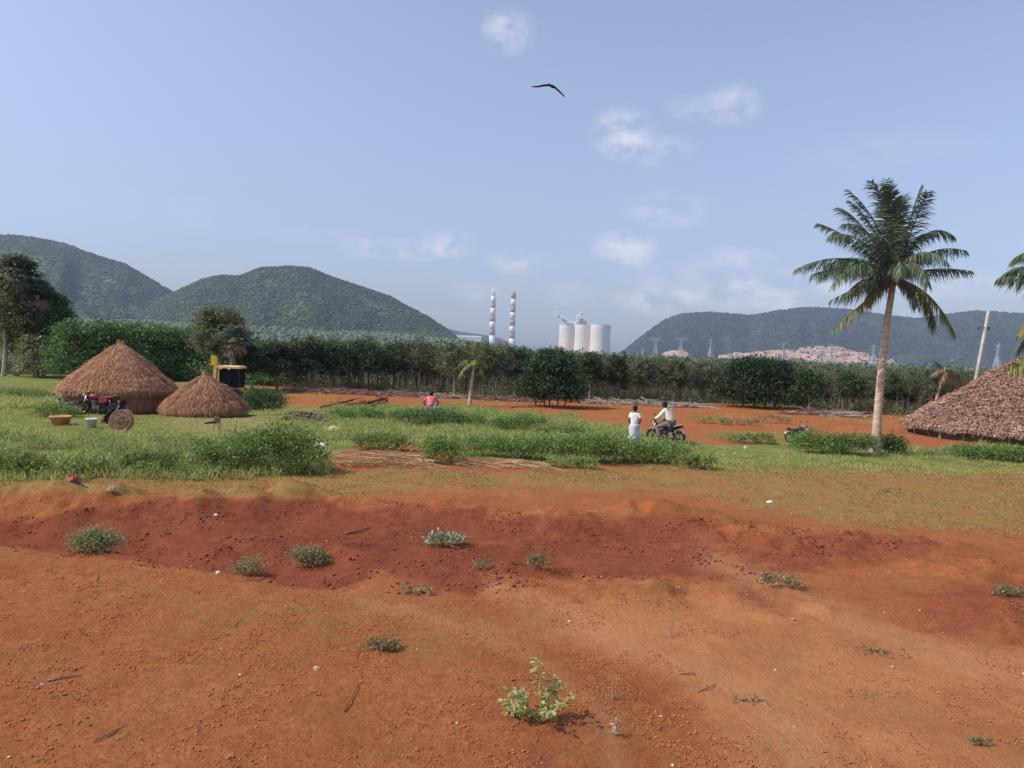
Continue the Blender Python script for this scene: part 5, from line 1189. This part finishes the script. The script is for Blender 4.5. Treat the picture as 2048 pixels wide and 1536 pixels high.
    if skirt:
        pel_ = Vector(J['pel']); mb = MB(); prof = []
        for i in range(9):
            t = i/8; z = pel_.z+.08-(pel_.z+.08-skirt)*t; prof.append((.165+.045*math.sin(t*1.8)+.012*math.sin(t*9), z))
        mb.lathe(prof, 20, (pel_.x, pel_.y, 0)); o = mb.build('lungi', MT[bottom], r, True); o.modifiers.new('sol', 'SOLIDIFY').thickness = .01
    else:
        V3 = [J['pel']]; R3 = [.15]; E3 = []
        for k in 'LR':
            n0 = len(V3); V3 += [J['hip'+k], J['kn'+k], Vector(J['kn'+k]).lerp(Vector(J['an'+k]), .9)]; R3 += [.115, .085, .07]; E3 += [(0, n0), (n0, n0+1), (n0+1, n0+2)]
        skin('trousers', [Vector(v) for v in V3], E3, R3, MT[bottom], r, 2)
    for k in 'LR': MB().box(Vector(J['an'+k])+Vector((.06, 0, -.085)), (.26, .10, .025)).build('sandal', MT['rubber'], r)
    return r
STAND = dict(pel=(0,0,.90), waist=(0,0,1.06), chest=(.0,0,1.26), neck=(-.01,0,1.43), head=(.01,0,1.55), shL=(0,.165,1.36), shR=(0,-.165,1.36), elL=(-.04,.21,1.10), wrL=(.12,.17,.93), elR=(-.10,-.23,1.10), wrR=(.08,-.14,.98),
  hipL=(0,.09,.86), hipR=(0,-.09,.86), knL=(.02,.10,.48), knR=(.03,-.10,.48), anL=(0,.11,.10), anR=(-.02,-.11,.10))
g = gp(1267, 897)
person('person standing with back turned in a white short-sleeved shirt and pale lungi', g, math.radians(75), STAND, 'shirt_white', 'lungi', 1.0, 'short', .32)
RIDE = dict(pel=(-.18,0,.93), waist=(-.14,0,1.08), chest=(-.04,0,1.27), neck=(.04,0,1.43), head=(.13,0,1.53), shL=(.0,.18,1.36), shR=(.0,-.18,1.36), elL=(.14,.27,1.14), wrL=(.30,.34,1.03), elR=(.14,-.27,1.14), wrR=(.30,-.34,1.03),
  hipL=(-.14,.11,.90), hipR=(-.14,-.11,.90), knL=(.24,.22,.76), knR=(.24,-.22,.76), anL=(.10,.25,.36), anR=(.10,-.25,.36))
person('person in a cream long-sleeved shirt seated on the motorcycle, facing left', rider_g-Vector((0, 0, .13)), FACE_L-.8, RIDE, 'shirt_cream', 'trouser', 1.13, 'long')
SQ = dict(pel=(-.10,0,.42), waist=(-.04,0,.58), chest=(.08,0,.76), neck=(.18,0,.92), head=(.27,0,1.00), shL=(.12,.19,.86), shR=(.12,-.19,.86), elL=(.16,.34,.64), wrL=(.34,.24,.50), elR=(.16,-.34,.64), wrR=(.34,-.24,.50),
  hipL=(-.06,.11,.40), hipR=(-.06,-.11,.40), knL=(.34,.17,.50), knR=(.34,-.17,.50), anL=(.10,.16,.10), anR=(.10,-.16,.10))
g = gp(861, 834)
person('person in a pink shirt crouching behind the green shrubs, seen from behind', g, math.radians(95), SQ, 'shirt_pink', 'trouser_pale', 1.15, 'short')

# ------------------------------------------------------------------ backhoe
def backhoe():
    g = gp(458, 808); D = g.y+1; g.y = D; k = D/FPX; x0 = W(452, 780, D).x; topz = W(462, 733, D).z; g.x = x0; g.z = hz(x0, D); s = (topz-g.z)/2.75
    r = thing('backhoe_digger', 'yellow backhoe digger with a dark glazed cab behind the small straw hut', 'digger', g, math.radians(4), s=s)
    RX = Matrix.Rotation(math.pi/2, 3, 'X')
    for x, rad in ((.75, .68), (-1.45, .45)):
        for y in (-.85, .85):
            wh = bpy.data.objects.new('wheel', None); C.objects.link(wh); wh.parent = r
            MB().torus((x, y, rad), rad*.72, rad*.28, 28, 10, RX).build('tyre', MT['rubber'], wh, True)
            MB().lathe([(rad*.5, -.12), (rad*.5, .12)], 16, (x, y, rad), RX).build('rim', MT['yellow'], wh, True)
    MB().box((-.3, 0, .85), (3.2, .9, .35)).build('chassis', MT['steel'], r)
    mb = MB(); mb.box((-1.35, 0, 1.25), (1.45, .95, .62)); mb.box((-1.35, 0, 1.6), (1.35, .85, .1), taper=.9); mb.build('bonnet', MT['yellow'], r)
    MB().tube([(-1.1, .3, 1.6), (-1.1, .3, 2.1)], .04, 8).build('exhaust_pipe', MT['steel'], r)
    MB().box((.35, 0, 1.12), (1.5, 1.35, .35)).build('cab_base', MT['yellow'], r)
    for y in (-.63, .63): MB().box((.35, y, 1.98), (1.36, .02, 1.30)).build('cab_window', MT['glassc'], r)
    for x in (-.32, 1.02): MB().box((x, 0, 1.98), (.02, 1.2, 1.30)).build('cab_window', MT['glassc'], r)
    MB().box((.35, 0, 1.45), (1.3, 1.2, .3)).build('cab_floor', MT['blackpaint'], r)
    MB().torus((-.08, 0, 2.0), .2, .02, 16, 5, Matrix.Rotation(.5, 3, 'Y')).build('steering_wheel', MT['rubber'], r)
    for x in (-.33, .35, 1.03):
        for y in (-.65, .65): MB().box((x, y, 1.98), (.09, .05, 1.36)).build('cab_pillar', MT['yellow' if x < 0 else 'blackpaint'], r)
    mb = MB(); mb.box((.35, 0, 2.70), (1.62, 1.5, .13)); mb.box((.35, 0, 2.78), (1.5, 1.4, .06), taper=.93); mb.build('roof', MT['orange'], r)
    for x in (-.35, .2): MB().box((x+.2, -.78, 2.62), (.16, .06, .1)).build('work_light', MT['lens'], r)
    MB().ell((.3, 0, 1.75), (.2, .22, .38), 10, 8).build('driver_seat', MT['seatblk'], r, True)
    # front loader
    for y in (-.55, .55): MB().tube([(-.5, y, 1.35), (-1.5, y, 1.2), (-2.5, y, .45)], .09, 6).build('loader_arm', MT['yellow'], r)
    MB().raw([(-2.4, -1, .1), (-2.4, 1, .1), (-3.1, 1, .1), (-3.1, -1, .1), (-2.35, -1, .75), (-2.35, 1, .75)], [(0, 1, 2, 3), (0, 4, 5, 1), (0, 3, 4), (1, 5, 2)]).build('loader_bucket', MT['yellow'], r)
    # backhoe boom folded upright beside the cab
    MB().box((-.60, -.55, 2.15), (.20, .22, 2.3), Matrix.Rotation(math.radians(2), 3, 'Y')).build('boom', MT['orange'], r)
    MB().box((-.68, -.56, 3.14), (.34, .26, .66)).build('boom_head', MT['yellow'], r)
    MB().tube([(-.95, -.56, 2.75), (-.72, -.56, 2.85)], [.09, .12], 8).build('hydraulic_joint', MT['redpaint'], r)
    MB().tube([(-.45, -.6, 1.4), (-.50, -.6, 2.7)], .045, 7).build('hydraulic_ram', MT['chrome'], r)
    MB().tube([(1.15, 0, .95), (1.5, 0, 1.2), (1.6, 0, .6)], .1, 6).build('stabiliser', MT['yellow'], r)
backhoe()

# ------------------------------------------------------------------ yard things
g = gp(121, 849); k = g.y/FPX; o_r = 19*k
r = thing('tub', 'tan round tub on the grass left of the white bucket', 'tub', g)
MB().lathe([(0, .01), (o_r*.78, .01), (o_r*.98, 15*k), (o_r*1.06, 15*k), (o_r*1.06, 18*k), (o_r*.93, 18*k), (o_r*.74, .03), (0, .03)], 24).build('basin', MT['tub'], r, True)
MB().torus((0, 0, 17*k), o_r*1.03, .018, 28, 6).build('rim', MT['tub'], r, True)
g = gp(183, 856); k = g.y/FPX; q = 11*k
r = thing('bucket', 'white plastic bucket on the grass in front of the red motorcycle', 'bucket', g)
MB().lathe([(0, .005), (q*.74, .005), (q*.98, 16*k), (q*1.05, 16*k), (q*1.05, 19*k), (q*.93, 19*k), (q*.68, .03), (0, .03)], 22).build('body', MT['bucket'], r, True)
MB().tube([(-q, 0, 17*k), (-q*.8, -.08, 10*k), (0, -q*1.15, 6*k), (q*.8, -.08, 10*k), (q, 0, 17*k)], .006, 5).build('handle', MT['steel'], r)
g = gp(220, 848); k = g.y/FPX
pts = [(205-220, 846), (214-220, 828), (226-220, 812), (240-220, 800)]
mb = MB(); v = []
for i in range(9):
    t = i/8; cxp = (-13+30*t)*k; cz = (2+44*t)*k; hw_ = (8+5*math.sin(t*3.1)+1.5*math.sin(t*9))*k*(1-.5*t)
    for j in range(5): u_ = j/4*2-1; v.append((cxp+u_*hw_, .12*math.sin(u_*4+t*5)+t*.45, cz+.04*math.cos(u_*5)-abs(u_)*.05))
mb.raw(v, [(i*5+j, i*5+j+1, i*5+j+6, i*5+j+5) for i in range(8) for j in range(4)])
o = mb.build('plastic_sheet', MT['tarp'], None, True); o.location = g; o.modifiers.new('sol', 'SOLIDIFY').thickness = .02; tag(o, 'black plastic sheet hanging from the rear of the red motorcycle', 'sheet')
g = gp(243, 864); k = g.y/FPX; mb = MB(); RX = Matrix.Rotation(math.radians(78), 3, 'X')
for i in range(26): rr = random.uniform(7, 23)*k; mb.torus((random.uniform(-.05, .05), random.uniform(-.08, .08), 24*k+random.uniform(-.04, .04)), rr, .011, 22, 4, RX @ Matrix.Rotation(random.uniform(-.2, .2), 3, 'X') @ Matrix.Rotation(random.uniform(-.2, .2), 3, 'Y'))
for i in range(60):
    a = random.uniform(0, 6.28); b = a+random.uniform(1, 2.5); R_ = 24*k; mb.tube([(R_*math.cos(a), random.uniform(-.1, .1), 24*k+R_*math.sin(a)), (0+random.uniform(-.1, .1), random.uniform(-.12, .12), 24*k), (R_*math.cos(b), random.uniform(-.1, .1), 24*k+R_*math.sin(b))], .008, 3)
o = mb.build('wire_coil', MT['wire']); o.location = g; tag(o, 'round tangled brown coil standing right of the black sheet', 'coil')
g = gp(432, 862); k = g.y/FPX; r = thing('plough', 'dark wooden plough-like frame standing before the small hut', 'plough', g)
MB().tube([(-.45, 0, .28), (.0, 0, .34), (.1, 0, .62)], [.03, .06, .04], 7).build('beam', MT['dark'], r); mb = MB().ell((.05, 0, .46), (.13, .10, .13), 10, 7, jit=.25); mb.build('block', MT['deadwood'], r)
for x in (-.1, .12, .25): MB().tube([(x*.6, 0, .4), (x, random.uniform(-.1, .1), -.02)], .018, 5).build('leg', MT['deadwood'], r)
g = gp(470, 868); o = MB().tube([(0, 0, -.05), (.03, 0, .62)], [.04, .035], 7).build('stake', MT['leaf_seed'], None, True); o.location = g; tag(o, 'short yellow-green stake in the grass right of the small hut front', 'stake')
def cloth(label, px, py, wpx, hpx, m, name, cat):
    g = gp(px, py); k = g.y/FPX; w2 = wpx*k/2; mb = MB(); v = []
    for i in range(9):
        for j in range(6):
            x = (i/8*2-1)*w2; y = (j/5)*w2*1.0; zz = hpx*k*(math.sin(math.pi*i/8)**.5)*(math.sin(math.pi*j/5)**.6)*random.uniform(.75, 1.05)+.01; v.append((x, y, zz))
    mb.raw(v, [(i*6+j, (i+1)*6+j, (i+1)*6+j+1, i*6+j+1) for i in range(8) for j in range(5)]); o = mb.build(name, MT[m], None, True); o.location = g; return tag(o, label, cat)
cloth('pale flat sack lying on the short grass right of the left shrub clump', 665, 866, 38, 14, 'sack', 'sack', 'sack')
cloth('small white plastic sheet at the right foot of the tallest left clump', 638, 892, 28, 9, 'plastic', 'plastic_sheet', 'sheet')
def pile(name, label, cat, px, py, wpx, hpx, n, m, r0, lmin, lmax, flat=.2, wd=None, group=None):
    g = gp(px, py); k = g.y/FPX; hw_ = wpx*k/2; hh = hpx*k; dep = wd or hw_*.5; mb = MB()
    for i in range(n):
        u_ = random.uniform(-1, 1); v_ = random.uniform(-1, 1); e = max(0, 1-u_*u_)*max(0, 1-v_*v_); z = hh*e**.6*random.random()+.015
        a = random.gauss(0, .6)+(math.pi if random.random() < .5 else 0); L = random.uniform(lmin, lmax); d = Vector((math.cos(a), math.sin(a)*.8, random.uniform(-flat, flat)))*L/2
        c_ = Vector((u_*hw_, v_*dep, z)); r_ = r0*random.uniform(.5, 1.3); p = c_-d; q2 = c_+d; p.z = max(p.z, .01); q2.z = max(q2.z, .01); mb.tube([p, c_+Vector((0, 0, random.uniform(0, .05))), q2], [r_, r_*.9, r_*.4], 5 if r0 > .02 else 4, False)
    o = mb.build(name, MT[m], None); o.location = g; return tag(o, label, cat, group)
pile('stalk_heap', 'wide heap of dry tan stalks in front of the grass, left of the rounded shrub', 'stalk heap', 770, 926, 210, 26, 300, 'stalk', .012, .3, 1.5, .16)
pile('stalk_heap', 'thin heap of dry tan stalks in front of the grass, right of the rounded shrub', 'stalk heap', 1010, 932, 170, 12, 150, 'stalk', .010, .3, 1.2, .14)
def lean_stick(label, a, b, D, r_, m, name='stick'):
    p = gp(*a); q = W(*b, p.y+D); o = MB().tube([(0, 0, 0), tuple((q-p)*.5+Vector((0, 0, -.04))), tuple(q-p)], [r_, r_, r_*.5], 6).build(name, MT[m], None, True); o.location = p; return tag(o, label, 'stick')
lean_stick('long bare stick slanting up from the left stalk heap', (790, 905), (836, 868), .2, .022, 'stalk')
lean_stick('short upright dry stalk right of the slanting stick', (840, 895), (841, 868), 0, .012, 'stalk')
lean_stick('bent dry stalk rising left over the right stalk heap', (950, 915), (926, 886), .1, .014, 'stalk')
pile('firewood_pile', 'low pile of split firewood right of the small hut', 'firewood', 610, 843, 76, 20, 150, 'deadwood', .035, .3, 1.1, .35)
cloth('grey-white rag on top of the firewood pile', 638, 834, 12, 6, 'lungi', 'rag', 'rag')
rock('weathered grey boulder at the left end of the firewood', 574, 842, 16, 14, 'bark')
# felled logs on the red field
def log(label, pts, r_, m):
    p0 = gp(*pts[0]); v = [gp(x, y)-p0+Vector((0, 0, r_+dz)) for (x, y), dz in zip(pts, [0, .05, .18, .3, .3][:len(pts)])]; mb = MB(); mb.tube(v, [r_*(1-.15*i) for i in range(len(v))], 8)
    for i in range(7):
        a = random.choice(v[1:]); mb.tube([a, a+Vector((random.uniform(-.9, .9), random.uniform(-.5, .5), random.uniform(.1, .45)))], [r_*.4, .01], 5)
    o = mb.build('log', MT[m], None, True); o.location = p0; return tag(o, label, 'log')
log('reddish felled log with a raised end, left on the red field', [(640, 815), (672, 812), (706, 808)], .09, 'redwood')
log('dark reddish log lying across the field left of the pink shirt', [(690, 814), (735, 812), (768, 808)], .13, 'redwood')
log('dark forked branch lying right of the felled logs', [(715, 820), (745, 815), (775, 812)], .10, 'deadwood')
BR = [(620,784,110,9,'deadwood','brushwood row at the left end of the red field'),(700,788,120,10,'deadwood','dark brushwood row behind the felled logs'),(800,792,120,10,'deadwood','dark brushwood row left of the small palm'),(900,796,110,9,'palewood','brushwood row beside the small palm'),
 (1015,802,110,8,'deadwood','brushwood row right of the small palm'),(1215,807,90,9,'palewood','pale cut brushwood right of the round tree'),(1300,810,110,10,'palewood','pale cut brushwood above the standing person'),(1375,814,80,8,'palewood','pale cut brushwood above the rider'),(1620,829,100,12,'deadwood','brown brushwood heap right of the spreading tree'),(1685,833,80,9,'palewood','pale end of the brushwood heap left of the coconut trunk')]
for x, y, w_, h_, m_, l in BR: pile('brushwood', l, 'brushwood', x, y, w_, h_, 90, m_, .035, .4, 2.0, .32, 1.0, 'brushwood rows along the plantation')
rng_w = [(1420,846,90,16,'leaf_weed','thin weeds on the red field left of the spreading tree foot'),(1480,850,90,18,'leaf_dry','dry weeds on the red field below the spreading tree'),(1545,846,80,18,'leaf_dry','dry weedy plants below the spreading tree, right part')]
for x, y, w_, h_, m_, l in rng_w: shrub(l, x, y, w_, h_, m_, 700, .09, name='plant', cat='plant')

# ------------------------------------------------------------------ bird
D = 30; c = W(1099, 169, D); k = D/FPX
r = thing('bird', 'dark kite with long bent wings gliding high in the sky', 'bird', c)
bv = Vector((0, 0, 0))
mb = MB(); 
R_ = Matrix.Rotation(math.radians(-20), 3, 'Y')
mb.ell((5*k, 0, -3.5*k), (7*k, 3.2*k, 2.6*k), 12, 8, Matrix.Rotation(math.radians(25), 3, 'Y')); mb.ell((-1*k, -.06, -1*k), (3.2*k, 2*k, 1.8*k), 10, 7); mb.build('body', MT['feather'], r, True)
def wing(pts, ch):
    mb = MB(); v = []
    for (x, z), c_, y in pts_iter(pts, ch): v += [(x*k, y-c_*k, z*k), (x*k, y, z*k+.6*k), (x*k, y+c_*k, z*k)]
    n = len(pts); mb.raw(v, [(i*3+j, i*3+j+1, i*3+j+4, i*3+j+3) for i in range(n-1) for j in range(2)]); o = mb.build('wing', MT['feather'], r, True); o.modifiers.new('sol', 'SOLIDIFY').thickness = 1.3*k
def pts_iter(p, c_): return [(a, b, .05*i) for i, (a, b) in enumerate(zip(p, c_))]
wing([(0, -1), (-10, -.5), (-20, -2), (-29, -2.3), (-35, -1.5)], [4, 4.5, 4, 2.5, .6])
wing([(5, -2), (12, -6), (19, -11), (26, -16), (31, -20)], [4, 4.5, 4, 2.5, .6])
MB().raw([(10*k, -.02, -6*k), (16*k, -3*k, -8*k), (16*k, 3*k, -8*k), (10*k, .03, -5*k)], [(0, 1, 2), (3, 2, 1), (0, 2, 3), (0, 3, 1)]).build('tail', MT['feather'], r)

# ------------------------------------------------------------------ air
hm = bpy.data.materials.new('haze_air'); hm.use_nodes = True; t5 = hm.node_tree; t5.nodes.clear()
pv = t5.nodes.new('ShaderNodeVolumePrincipled'); pv.inputs['Color'].default_value = (.60, .76, 1.0, 1); pv.inputs['Density'].default_value = .00013; pv.inputs['Anisotropy'].default_value = .0
oo = t5.nodes.new('ShaderNodeOutputMaterial'); t5.links.new(pv.outputs[0], oo.inputs[1])
o = MB().box((0, 2850, 198), (13400, 7300, 404)).build('haze', hm); tag(o, 'pale blue air over the plain', kind='stuff')
